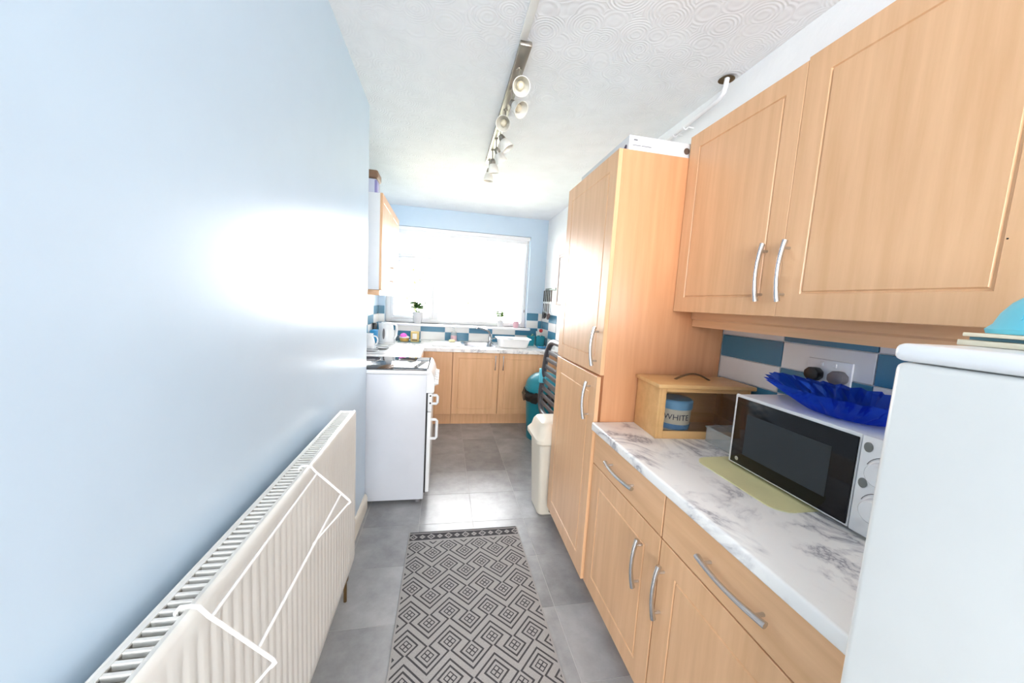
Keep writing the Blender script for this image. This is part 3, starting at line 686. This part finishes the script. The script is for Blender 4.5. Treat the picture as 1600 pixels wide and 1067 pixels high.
# left run cabinet and L-shaped worktop
WT2 = .885
lc = thing('base_cabinet', 'beech base cabinet behind the cooker under the left worktop', 'cabinet', (-.5, 3.4, 0))
MB().box(XA+.004, -.225, 2.895, 3.915, .13, .845).build('body', BEECHE, lc); box('plinth', BEECH, lc, XA+.004, -.28, 2.9, 3.91, 0, .13)
for y0 in (2.897, 3.407): door('door', lc, '+x', (-.2245, y0, .135), .505, .705, handle=(.45 if y0 < 3 else .055, .58, 'v'), inset=.07)
wt = MB(); SX0, SX1, SY0, SY1 = .235, .600, 4.12, 4.53
wt.box(XA+.002, -.205, 2.893, 3.895, WT2-.038, WT2, bev=.003)
for a in ((XA+.002, SX0, 3.895, YB-.001), (SX1, XR-.002, 3.895, YB-.001), (SX0, SX1, 3.895, SY0), (SX0, SX1, SY1, YB-.001)): wt.box(*a, WT2-.038, WT2)
tag(wt.build('worktop', MARBLE, smooth=False), 'L-shaped marble-effect worktop with the sink under the far window', 'worktop')
YF = 3.92
cb = thing('corner_cabinet', 'plain beech corner cupboard front left of the sink doors', 'cabinet', (-.2, 4.2, 0))
MB().box(-.222, .105, YF+.02, YB-.02, .13, .845).build('body', BEECHE, cb); box('plinth', BEECH, cb, -.222, .105, YF+.07, YB-.05, 0, .13)
door('door', cb, '-y', (-.222, YF+.0195, .135), .325, .706, groove=False)
sb = thing('sink_cabinet', 'beech double-door sink cupboard under the far window', 'cabinet', (.62, 4.3, 0))
for a in ((.107, .125, YF+.02, YB-.02, .13, .845), (1.13, 1.148, YF+.02, YB-.02, .13, .845), (.125, 1.13, YB-.04, YB-.02, .13, .845), (.125, 1.13, YF+.02, YB-.04, .13, .148)):
    MB().box(*a).build('carcass_panel', BEECHE, sb)
box('plinth', BEECH, sb, .107, 1.148, YF+.07, YB-.05, 0, .13)
door('door', sb, '-y', (.109, YF+.0195, .135), .516, .706, handle=(.473, .60, 'v'), inset=.06, L=.16)
door('door', sb, '-y', (.629, YF+.0195, .135), .517, .706, handle=(.043, .60, 'v'), inset=.06, L=.16)
ep = thing('end_panel_cabinet', 'narrow beech filler cupboard between the sink doors and the right wall', 'cabinet', (1.23, 4.3, 0))
MB().box(1.150, XR-.004, YF+.02, YB-.02, .13, .845).build('body', BEECHE, ep); box('plinth', BEECH, ep, 1.150, XR-.004, YF+.07, YB-.05, 0, .13)
door('door', ep, '-y', (1.150, YF+.0195, .135), .16, .706, groove=False)

# sink and tap
sk_ = thing('sink', 'stainless steel sink bowl set in the worktop under the window', 'sink', (.42, 4.32, .70))
s = MB(); bm = s.bm
def ringv(x0, x1, y0, y1, r, z): return [bm.verts.new((p[0], p[1], z)) for p in rrect(x0, x1, y0, y1, r, 4)]
Rg = [ringv(SX0-.02, SX1+.02, SY0-.02, SY1+.02, .04, WT2+.0005), ringv(SX0-.018, SX1+.018, SY0-.018, SY1+.018, .04, WT2+.004), ringv(SX0+.012, SX1-.012, SY0+.012, SY1-.012, .05, WT2+.002), ringv(SX0+.02, SX1-.02, SY0+.02, SY1-.02, .05, .77), ringv(SX0+.05, SX1-.05, SY0+.05, SY1-.05, .05, .735)]
for A, B in zip(Rg, Rg[1:]):
    for j in range(len(A)): bm.faces.new((A[j], A[(j+1) % len(A)], B[(j+1) % len(A)], B[j]))
bm.faces.new(Rg[-1]); s.build('bowl', STEEL, sk_)
MB().lathe([(.035, .0005), (.035, .003), (.02, .002)], (.42, 4.32, .735), 20).build('drain', DARKG, sk_)
tp = thing('mixer_tap', 'chrome mixer tap with slanting spout behind the sink', 'tap', (.592, 4.555, WT2))
MB().lathe([(.026, 0), (.026, .006), (.019, .012), (.019, .07), (.015, .085)], (.592, 4.575, WT2+.001), 18).build('tap_body', CHROME, tp)
MB().tube([(.592, 4.575, .955), (.590, 4.573, 1.0), (.575, 4.56, 1.03), (.54, 4.53, 1.052), (.415, 4.42, 1.088), (.405, 4.412, 1.086), (.402, 4.41, 1.07)], [.014, .013, .013, .012, .011, .011, .011], 12).build('spout', CHROME, tp)
MB().tube([(.592, 4.575, .935), (.64, 4.55, .945), (.665, 4.535, .947)], [.009, .008, .007], 10).build('lever', CHROME, tp)

# ---- worktop items, left to right
kt = thing('kettle', 'white plastic jug kettle with grey level window beside the far window', 'kettle', (-.63, 4.15, WT2))
KC = Vector((-.63, 4.15, WT2))
MB().lathe([(.085, 0), (.088, .008), (.084, .018)], KC+Vector((0, 0, .001)), 28).build('base', WHITE, kt)
MB().lathe([(.078, .02), (.084, .03), (.082, .09), (.074, .17), (.066, .222), (.060, .232), (.03, .24), (.012, .242)], KC, 30).build('jug', WHITE, kt)
MB().tube([KC+Vector(p) for p in ((.052, -.02, .225), (.085, -.03, .225), (.11, -.035, .205), (.112, -.036, .16), (.105, -.034, .10), (.088, -.03, .065), (.072, -.026, .06))], .013, 12).build('handle', WHITE, kt)
MB().lathe([(.002, 0), (.013, .004), (.002, .008)], KC+Vector((-.02, -.077, .115)), 16, axis=(0, -1, .06), sx=1, sy=4.6).build('level_window', GREYP, kt)
MB().lathe([(.02, .05), (.035, .225)], KC+Vector((-.055, -.01, 0)), 14).build('spout', WHITE, kt)

tr = thing('glass_tray', 'pale glass tray holding a box and dish by the kettle', 'tray', (-.40, 4.37, WT2))
MB().prism(rrect(-.53, -.27, 4.27, 4.46, .02), WT2+.001, WT2+.006).build('tray_base', tinted_glass('aqua_glass', (190, 220, 225), .6), tr)
ds = thing('butter_dish', 'ochre dish heaped with a magenta and white sponge on the tray', 'dish', (-.462, 4.37, WT2+.0065))
MB().lathe([(.045, 0), (.052, .01), (.055, .04), (.050, .042)], (-.462, 4.37, WT2+.0065), 20).build('dish', mat('ochre_ceramic', (214, 170, 92), .5), ds)
MB().lathe([(.062, 0), (.058, .012), (.03, .026), (.01, .03)], (-.462, 4.37, WT2+.049), 14).build('cloth', mat('pale_cloth', (230, 222, 228), .8), ds)
MB().lathe([(.038, 0), (.04, .02), (.028, .036), (.008, .044)], (-.47, 4.35, WT2+.062), 12).build('sponge', mat('magenta_sponge', (236, 112, 214), .8), ds)
tb = thing('tea_box', 'yellow and cream carton on the glass tray beside the magenta sponge', 'box', (-.34, 4.37, WT2+.0065))
MB().box(-.388, -.292, 4.34, 4.42, WT2+.0065, 1.012, bev=.002).build('carton', mat('gold_card', (206, 178, 110), .5), tb)
MB().box(-.366, -.316, 4.3392, 4.34, .925, .99).build('front_label', mat('cream_label', (232, 228, 220), .5), tb)
MB().box(-.372, -.308, 4.3388, 4.3396, .906, .918).build('dark_stripe', mat('brown_stripe', (92, 70, 40), .5), tb)
tag(MB().box(-.565, -.525, 4.42, 4.47, WT2+.001, .95, bev=.004).build('canister', mat('slate_canister', (70, 96, 110), .4)), 'small dark slate canister between the kettle and the tray', 'canister')
tag(MB().box(-.80, -.74, 4.10, 4.25, WT2+.001, 1.03, bev=.004).build('cereal_packet', mat('bright_blue_card', (42, 150, 205), .5)), 'bright blue packet standing behind the kettle at the left wall', 'packet')
tag(MB().box(-.81, -.77, 4.28, 4.36, WT2+.001, 1.10, bev=.006).build('jar', BLACK), 'black container behind the kettle at the left wall', 'container')
# tray with saucers and jug close to the cooker
t2 = thing('white_tray', 'white tray with turned-up edge behind the cooker hob', 'tray', (-.62, 3.52, WT2))
MB().prism(rrect(-.79, -.52, 3.36, 3.70, .05), WT2+.001, WT2+.010, bev=.002).build('tray_base', WHITE, t2)
MB().tube([(p[0], p[1], WT2+.014) for p in rrect(-.785, -.525, 3.365, 3.695, .05)], .006, 8, closed=True).build('tray_rim', WHITE, t2)
for (x, y, lb) in ((-.585, 3.62, 'dark-rimmed white saucer at the back of the white tray'), (-.655, 3.43, 'dark-rimmed white saucer at the front of the white tray')):
    sa = thing('saucer', lb, 'saucer', (x, y, WT2+.0105), group='saucers on the white tray')
    MB().lathe([(.03, 0), (.035, .003), (.058, .012), (.058, .014), (.03, .006)], (x, y, WT2+.0105), 24).build('dish', WHITE, sa)
    MB().tube(arc((x, y, WT2+.0245), .058, 0, 2*PI*31/32, 31, 'xy'), .003, 6, closed=True).build('rim', BLACK, sa)
jg = thing('milk_jug', 'white ceramic jug on the tray at the end of the blue wall', 'jug', (-.70, 3.58, WT2+.0105))
JC = Vector((-.705, 3.575, WT2+.0105))
MB().lathe([(.045, 0), (.055, .02), (.058, .06), (.045, .11), (.036, .135), (.042, .155), (.038, .155), (.03, .135)], JC, 24).build('jug_body', WHITE, jg)
MB().tube([JC+Vector(p) for p in ((.036, -.01, .135), (.07, -.02, .13), (.085, -.02, .10), (.075, -.02, .06), (.052, -.01, .045))], .007, 8).build('handle', WHITE, jg)
# board and soap
tag(MB().prism(rrect(-.13, .20, 4.03, 4.47, .04), WT2+.001, WT2+.016, bev=.003).build('chopping_board', mat('white_board', (244, 244, 244), .45)), 'white plastic chopping board left of the sink', 'board')
tag(MB().lathe([(.03, 0), (.04, .008), (.042, .02), (.034, .03), (.01, .033)], (.10, 4.36, WT2+.0165), 20, sy=.7).build('soap_bar', mat('cream_soap', (232, 224, 180), .5)), 'cream bar of soap lying on the white chopping board', 'soap')
dsp = thing('soap_dispenser', 'clear soap bottle with pink soap by the sink', 'bottle', (.125, 4.57, WT2))
MB().lathe([(.036, 0), (.04, .006), (.04, .075)], (.125, 4.57, WT2+.001), 18).build('pink_soap', mat('pink_soap', (228, 190, 196), .35), dsp)
MB().lathe([(.041, .076), (.041, .10), (.03, .125), (.014, .135), (.013, .15)], (.125, 4.57, WT2+.001), 18).build('bottle_neck', CLEARP, dsp)
MB().tube([(.125, 4.57, 1.034), (.125, 4.57, 1.062), (.10, 4.56, 1.066)], .006, 8).build('pump', mat('pump_grey', (190, 195, 200), .4), dsp)
# washing-up bowl
wbw = MB(); bm = wbw.bm; rs = []
for gx, gy, z in ((.155, .125, .002), (.165, .135, .010), (.188, .155, .095), (.205, .172, .112), (.208, .175, .108), (.200, .168, .106), (.180, .148, .090), (.158, .128, .012)):
    rs.append([bm.verts.new((.825+p[0], 4.20+p[1], WT2+z)) for p in rrect(-gx, gx, -gy, gy, .07, 5)])
for A, B in zip(rs, rs[1:]):
    for j in range(len(A)): bm.faces.new((A[j], A[(j+1) % len(A)], B[(j+1) % len(A)], B[j]))
bm.faces.new(rs[0][::-1]); bm.faces.new(rs[-1])
tag(wbw.build('washing_up_bowl', mat('white_bowl_plastic', (246, 247, 248), .35)), 'white oblong washing-up bowl right of the sink', 'bowl')
tag(MB().lathe([(.033, 0), (.036, .08), (.04, .085), (.034, .085), (.03, .01)], (.80, 4.22, WT2+.013), 18).build('mug', mat('grey_mug', (190, 196, 206), .4)), 'pale grey cup standing inside the white washing-up bowl', 'cup')
# teal caddies
def caddy(label, x, y, wd, dp, h):
    b = MB(); bm = b.bm; rs = []
    for k, z in ((.88, 0), (.9, .004), (1, h), (.94, h), (.84, .008)):
        rs.append([bm.verts.new((x+p[0], y+p[1], WT2+.001+z)) for p in rrect(-wd*k, wd*k, -dp*k, dp*k, .012, 3)])
    for A, B in zip(rs, rs[1:]):
        for j in range(len(A)): bm.faces.new((A[j], A[(j+1) % len(A)], B[(j+1) % len(A)], B[j]))
    bm.faces.new(rs[0][::-1]); bm.faces.new(rs[-1])
    return tag(b.build('cutlery_caddy', TEAL), label, 'caddy', 'teal caddies beside the washing-up bowl')
caddy('small teal caddy next to the white washing-up bowl', 1.10, 4.42, .045, .05, .125)
caddy('larger teal caddy in the far right worktop corner', 1.225, 4.45, .06, .06, .125)
bh = thing('dish_brush', 'dish brush with red head standing in the larger teal caddy', 'brush', (1.235, 4.44, WT2+.02))
MB().tube([(1.225, 4.44, WT2+.02), (1.235, 4.44, 1.0), (1.238, 4.44, 1.06)], .006, 8).build('handle', mat('pale_handle', (230, 228, 226), .5), bh)
MB().lathe([(.012, 0), (.022, .01), (.024, .035), (.012, .045)], (1.238, 4.44, 1.058), 14).build('brush_head', mat('red_bristles', (205, 62, 62), .7), bh)
b2 = thing('bottle_brush', 'white brush handle standing in the larger teal caddy behind the red one', 'brush', (1.20, 4.46, WT2+.02))
MB().tube([(1.205, 4.47, WT2+.02), (1.195, 4.475, 1.02), (1.19, 4.48, 1.07)], .007, 8).build('handle', mat('pale_handle', (230, 228, 226), .5), b2)
sg = tag(MB().tube([(1.10, 4.40, WT2+.02), (1.105, 4.40, 1.01), (1.118, 4.39, 1.035)], [.006, .007, .011], 8).build('scrub_wand', mat('olive_handle', (150, 170, 130), .5)), 'short green-grey scrubber handle in the small teal caddy', 'scrubber')
cl = MB(); bm = cl.bm; gv = {}
for i in range(13):
    for j in range(9):
        gv[i, j] = bm.verts.new((1.13+.011*i+.006*math.sin(j*1.7), 4.08+.018*j+.006*math.cos(i*1.3), WT2+.008+.010*abs(math.sin(i*.9+j*.6))+.006*math.sin(j*1.1)))
for i in range(12):
    for j in range(8): bm.faces.new((gv[i, j], gv[i+1, j], gv[i+1, j+1], gv[i, j+1]))
bmesh.ops.solidify(bm, geom=list(bm.faces), thickness=.004)
tag(cl.build('dish_cloth', mat('blue_cloth', (80, 175, 225), .9)), 'crumpled bright blue cloth in front of the teal caddies', 'cloth')

# ---- plants on the sill
def leaf(mb, base, d, up, L, Wd):
    base, d = Vector(base), Vector(d).normalized(); side = d.cross(Vector((0, 0, 1)))
    side = side.normalized() if side.length > .01 else Vector((1, 0, 0)); nrm = side.cross(d)
    a = mb.bm.verts.new(base); tip = mb.bm.verts.new(base+d*L-nrm*(-up*L*.1))
    l1 = mb.bm.verts.new(base+d*L*.45+side*Wd+nrm*.004); l2 = mb.bm.verts.new(base+d*L*.45-side*Wd+nrm*.004); c = mb.bm.verts.new(base+d*L*.5-nrm*.002)
    for f in ((a, l1, c), (l1, tip, c), (tip, l2, c), (l2, a, c)): mb.bm.faces.new(f)
def plant(name, label, c, pot_prof, pot_mat, n, spread, h, L, Wd, lm, stemh=0):
    t = thing(name, label, 'plant', c); c = Vector(c)
    MB().lathe(pot_prof, c, 22).build('pot', pot_mat, t)
    ph = max(p[1] for p in pot_prof); pr = pot_prof[-1][0]
    MB().lathe([(pr*.95, ph-.012), (pr*.6, ph-.006)], c, 16).build('soil', SOIL, t)
    st = MB(); lf = MB()
    for i in range(n):
        a = random.uniform(0, 2*PI); q = random.random(); tip = c+Vector((spread*q*math.cos(a), spread*q*.7*math.sin(a), ph+h*(.35+.65*random.random())))
        b = c+Vector((pr*.3*math.cos(a), pr*.3*math.sin(a), ph-.01)); st.tube([b, (b+tip)/2+Vector((0, 0, .01)), tip], .0016, 5)
        for k in range(3): leaf(lf, tip, (math.cos(a+k*2.1), math.sin(a+k*2.1), .3), .2, L*random.uniform(.7, 1.1), Wd)
    st.build('stems', mat('stem_green', (92, 130, 60), .6), t); lf.build('foliage', lm, t, smooth=False)
SZ = WZ0+.0005
plant('potted_plant', 'bushy green plant in a large white pot on the left of the window sill', (-.335, 4.66, SZ), [(.038, 0), (.042, .004), (.066, .115), (.070, .145), (.064, .145), (.06, .13)], mat('white_pot', (214, 214, 217), .35), 34, .105, .11, .075, .030, GREEN)
plant('potted_plant', 'small upright green plant in a white pot on the right of the sill', (.733, 4.66, SZ), [(.034, 0), (.036, .004), (.042, .085), (.038, .085), (.036, .075)], mat('white_pot', (214, 214, 217), .35), 16, .06, .12, .07, .024, mat('lime_leaf', (104, 152, 40), .5))
plant('potted_plant', 'thin-stemmed seedling in a small pink pot at the right end of the sill', (.945, 4.66, SZ), [(.03, 0), (.032, .004), (.04, .085), (.036, .085), (.034, .075)], mat('pink_pot', (222, 176, 188), .5), 3, .03, .20, .025, .008, mat('grey_leaf', (170, 170, 150), .6))

# ---- right wall by the window: utensil rack, picture
rk = thing('utensil_rack', 'dark steel hook rail on the right wall near the window', 'rack', (XR-.02, 4.36, 1.6))
MB().box(XR-.012, XR-.001, 4.15, 4.58, 1.60, 1.632, bev=.003).build('rail', mat('olive_steel', (110, 120, 108), .4, metal=.5), rk)
HK = [4.54, 4.46, 4.38, 4.30, 4.22]
for y in HK: MB().tube([(XR-.012, y, 1.612), (XR-.03, y, 1.606), (XR-.036, y, 1.592), (XR-.044, y, 1.600)], .0025, 6).build('hook', CHROME, rk)
def utensil(label, name, y, hm, bandm, kind):
    t = thing(name, label, 'utensil', (XR-.036, y, 1.24), group='utensils hanging on the rail'); x = XR-.036
    MB().tube([(x, y, 1.600), (x, y, 1.46)], [.008, .009], 10, rz=.6).build('handle', hm, t)
    MB().tube([(x, y, 1.46), (x, y, 1.435)], .0095, 10, rz=.7).build('collar', bandm, t)
    MB().tube([(x, y, 1.435), (x, y, 1.33)], [.006, .005], 8).build('shaft', hm if kind != 'steel' else CHROME, t)
    hb = MB(); Mx = Matrix.Translation((x, y, 0)) @ frame('-x').to_4x4()
    if kind == 'spoon': hb.lathe([(.002, -.006), (.02, -.004), (.03, .004), (.028, .006), (.018, 0)], (x, y, 1.29), 18, axis=(-1, 0, 0), sx=1.3, sy=1)
    elif kind == 'turner': hb.prism([(-.012, 1.335), (.012, 1.335), (.036, 1.31), (.038, 1.235), (-.038, 1.235), (-.036, 1.31)], -.002, .002, None); hb.bm.transform(Mx)
    elif kind == 'fork':
        hb.prism([(-.01, 1.335), (.01, 1.335), (.03, 1.30), (.03, 1.28), (-.03, 1.28), (-.03, 1.30)], -.002, .002, None); hb.bm.transform(Mx)
        for k in range(4): hb.tube([(x, y-.025+.0167*k, 1.282), (x-.004, y-.025+.0167*k, 1.235)], .004, 6)
    else:
        hb.lathe([(.004, 0), (.035, .012), (.04, .03), (.036, .03), (.03, .014)], (x, y, 1.275), 18, axis=(-1, 0, .2))
    hb.build('head', hm, t)
utensil('black slotted turner nearest the window on the rail', 'turner', HK[0], BLACK, WHITE, 'turner')
utensil('black serving spoon second from the window on the rail', 'serving_spoon', HK[1], BLACK, WHITE, 'spoon')
utensil('black ladle in the middle of the rail', 'ladle', HK[2], BLACK, WHITE, 'ladle')
utensil('black spaghetti fork second from the room end of the rail', 'serving_fork', HK[3], BLACK, WHITE, 'fork')
utensil('steel-shafted spoon with brown head at the room end of the rail', 'serving_spoon', HK[4], mat('brown_plastic', (96, 76, 72), .5), CHROME, 'steel')
pf = thing('picture_frame', 'white framed picture with brown edge on the right wall past the larder', 'picture', (XR-.02, 3.65, 1.42))
fb = MB(); a, b, c, d = 3.25, 4.05, 1.425, 2.005
for q in ((a, a+.04, c, d), (b-.04, b, c, d), (a+.04, b-.04, c, c+.04), (a+.04, b-.04, d-.04, d)): fb.box(XR-.03, XR-.001, q[0], q[1], q[2], q[3], bev=.003)
fb.build('frame', mat('brown_frame', (150, 128, 116), .5), pf)
box('mount', mat('white_mount', (240, 238, 235), .6), pf, XR-.022, XR-.004, a+.04, b-.04, c+.04, d-.04)

# ---- wall cabinet on the far left with jar
wc = thing('wall_cupboard', 'small beech wall cupboard with white side above the kettle', 'cabinet', (-.66, 3.45, 1.45))
MB().box(XA+.003, -.515, 2.955, 3.93, 1.462, 2.195, bev=.001).build('body', mat('white_carcass', (232, 235, 238), .4), wc)
door('door', wc, '+x', (-.5145, 2.955, 1.462), .500, .735, handle=(.46, .15, 'v'), inset=.06, L=.16)
door('door', wc, '+x', (-.5145, 3.459, 1.462), .471, .735, handle=(.04, .15, 'v'), inset=.06, L=.16)
MB().box(-.60, -.51, 2.957, 3.93, 1.418, 1.460, bev=.002).build('light_pelmet', BEECHH, wc)
jr = thing('storage_jar', 'clear square jar with brown lid on top of the far left cupboard', 'jar', (-.62, 3.05, 2.196))
MB().box(-.70, -.546, 2.98, 3.13, 2.196, 2.305, bev=.012, seg=3).build('jar_body', mat('pale_lilac_jar', (205, 208, 225), .25), jr)
MB().box(-.562, -.5455, 2.979, 3.05, 2.20, 2.295, bev=.002).build('side_label', mat('violet_label', (140, 135, 190), .5), jr)
MB().box(-.705, -.538, 2.972, 3.138, 2.306, 2.368, bev=.014, seg=3).build('jar_lid', mat('brown_lid', (132, 100, 74), .5), jr)

# ---- bins and the slatted chair
cbn = thing('swing_bin', 'cream plastic pedal bin with domed lid at the end of the larder', 'bin', (.72, 2.26, 0))
b = MB(); bm = b.bm; rs = []
for gx, gy, z in ((.080, .095, .002), (.088, .105, .012), (.090, .106, .05), (.112, .135, .52)):
    rs.append([bm.verts.new((.755-gx*.02+p[0], 2.262+p[1], z)) for p in rrect(-gx, gx, -gy, gy, .03, 5)])
for A, B in zip(rs, rs[1:]):
    for j in range(len(A)): bm.faces.new((A[j], A[(j+1) % len(A)], B[(j+1) % len(A)], B[j]))
bm.faces.new(rs[0][::-1]); bm.faces.new(rs[-1]); b.build('bin_body', CREAMP, cbn)
b = MB(); bm = b.bm; rs = []
for gx, gy, z in ((.122, .145, .505), (.140, .160, .522), (.140, .160, .545), (.118, .140, .575), (.108, .128, .62), (.095, .112, .642), (.06, .08, .652)):
    rs.append([bm.verts.new((.752+p[0], 2.262+p[1], z)) for p in rrect(-gx, gx, -gy, gy, .045, 5)])
for A, B in zip(rs, rs[1:]):
    for j in range(len(A)): bm.faces.new((A[j], A[(j+1) % len(A)], B[(j+1) % len(A)], B[j]))
bm.faces.new(rs[0][::-1]); bm.faces.new(rs[-1]); b.build('bin_lid', CREAMP, cbn)
MB().box(.735, .775, 2.137, 2.152, .035, .085, bev=.004).build('pedal', BLACK, cbn)

sc_ = thing('folding_chair', 'folded dark grey slatted plastic chair standing behind the cream bin', 'chair', (.93, 2.65, 0))
XCH = .90
def lean(y, z): return y-.28*(z-.49)
cf = rrect(2.44, 3.13, .45, 1.115, .17, 7)
MB().tube([(XCH, lean(y, z), z) for y, z in cf], .024, 12, closed=True).build('back_frame', DGREY, sc_)
for i in range(8):
    z = .52+.068*i; hw = .30 if 1 <= i <= 6 else .25; yc = lean(2.785, z)
    MB().box(XCH-.007, XCH+.007, yc-hw-.03, yc+hw+.03, z, z+.036, bev=.004).build('slat', DGREY, sc_)
yc = lean(3.13, .78); MB().box(XCH-.036, XCH+.02, yc-.02, yc+.02, .715, .845, bev=.006).build('clip', CYAN, sc_)
for y in (2.56, 3.0):
    MB().tube([(XCH, lean(y, .47), .46), (XCH+.01, y, .017)], .017, 10).build('leg', DGREY, sc_)
    MB().tube([(XCH+.03, lean(y, .7), .70), (XCH+.12, y+.02, .016)], .015, 10).build('leg', DGREY, sc_)
MB().tube([(XCH+.03, lean(2.56, .7), .70), (XCH+.03, lean(3.0, .7), .70)], .012, 8).build('crossbar', DGREY, sc_)

tbn = thing('round_bin', 'teal round bin with domed lid and black liner in the far right corner', 'bin', (1.03, 3.5, 0))
TC = Vector((1.06, 3.55, 0))
MB().lathe([(.15, .001), (.155, .01), (.185, .50), (.185, .51)], TC, 32).build('bin_body', TEAL, tbn)
lb = MB(); lb.lathe([(.188, .44), (.215, .43), (.222, .47), (.21, .515), (.192, .525)], TC, 40, cap0=False, cap1=False)
for v in lb.bm.verts: v.co += Vector((random.uniform(-.012, .012), random.uniform(-.012, .012), random.uniform(-.022, .015)))
lb.build('bin_liner', mat('black_polythene', (24, 22, 22), .3), tbn)
MB().lathe([(.195, .52), (.198, .54), (.195, .56)]+[(.19*math.cos(a), .565+.15*math.sin(a)) for a in [i*PI/2/8 for i in range(8)]]+[(.01, .715)], TC, 32).build('bin_lid', TEAL, tbn)

# ================================================================== CEILING LIGHT
cl_ = thing('ceiling_spotlight_bar', 'long metal ceiling bar carrying seven white bell-shaped spotlights', 'ceiling light', (.30, 2.29, ZC))
MB().box(.273, .327, 1.605, 2.965, ZC-.022, ZC, bev=.006).build('bar', mat('satin_nickel', (168, 162, 152), .35, metal=.9), cl_)
SHADE = mat('opal_shade', (242, 240, 232), .35); SIN = mat('shade_inside', (236, 226, 200), .5)
NICK = MATS['satin_nickel']
spots = [(1.76, (.02, -.75, -.55)), (1.93, (.45, -.6, -.6)), (2.13, (-.25, -.8, -.5)), (2.31, (.55, -.1, -.8)), (2.50, (.5, .25, -.8)), (2.69, (.15, .2, -.95)), (2.88, (-.05, .1, -1))]
for y, ax in spots:
    ax = Vector(ax).normalized(); top = Vector((.300, y, ZC-.022)); j = Vector((.302, y, ZC-.085)); c = j+ax*.004
    h = MB().tube([top, j], .0045, 8).lathe([(.012, 0), (.012, -.006)], top, 12).lathe([(.010, -.010), (.016, -.004), (.020, .012), (.021, .026), (.017, .03)], c, 18, axis=ax).build('lamp_arm', NICK, cl_)
    sh = MB().lathe([(.018, .022), (.026, .030), (.034, .050), (.039, .080), (.041, .086), (.038, .086), (.035, .070), (.028, .048), (.016, .030)], c, 24, axis=ax, cap0=False, cap1=True).build('shade', SHADE, h)
    MB().lathe([(.006, .032), (.016, .045), (.018, .060), (.012, .072), (.004, .075)], c, 14, axis=ax).build('bulb', SIN, sh)

# ================================================================== OUTSIDE the window
lawn = MB().box(-9, 10, YB+.6, 22, -.5, -.3).build('ground', mat('pale_paving', (190, 196, 176), .9, vary=.15)); struct(lawn)
def bush(label, c, r, h, n):
    t = thing('garden_bush', label, 'bush', c, group='bushes in the garden'); lf = MB(); c = Vector(c)
    for i in range(n):
        a = random.uniform(0, 2*PI); el = random.uniform(-.2, 1.4); q = random.uniform(.6, 1)
        p = c+Vector((r*q*math.cos(a)*math.cos(el), r*q*math.sin(a)*math.cos(el), h*.45+h*.55*q*math.sin(el)))
        leaf(lf, p, (math.cos(a)+random.uniform(-.5, .5), math.sin(a)+random.uniform(-.5, .5), random.uniform(-.3, .6)), .2, random.uniform(.08, .16), .035)
    lf.build('foliage', mat('pale_leaf', (106, 130, 60), .6), t, smooth=False)
    MB().tube([c, c+Vector((.03, 0, h*.5)), c+Vector((0, .02, h*.85))], [.05, .035, .012], 8).build('trunk', mat('bark', (120, 104, 84), .9), t)
bush('leafy garden bush seen through the left sash of the window', (-.75, 9.0, -.3), .55, 2.5, 420)
bush('lower garden bush seen just right of the window mullion', (.62, 9.6, -.3), .38, 2.0, 260)
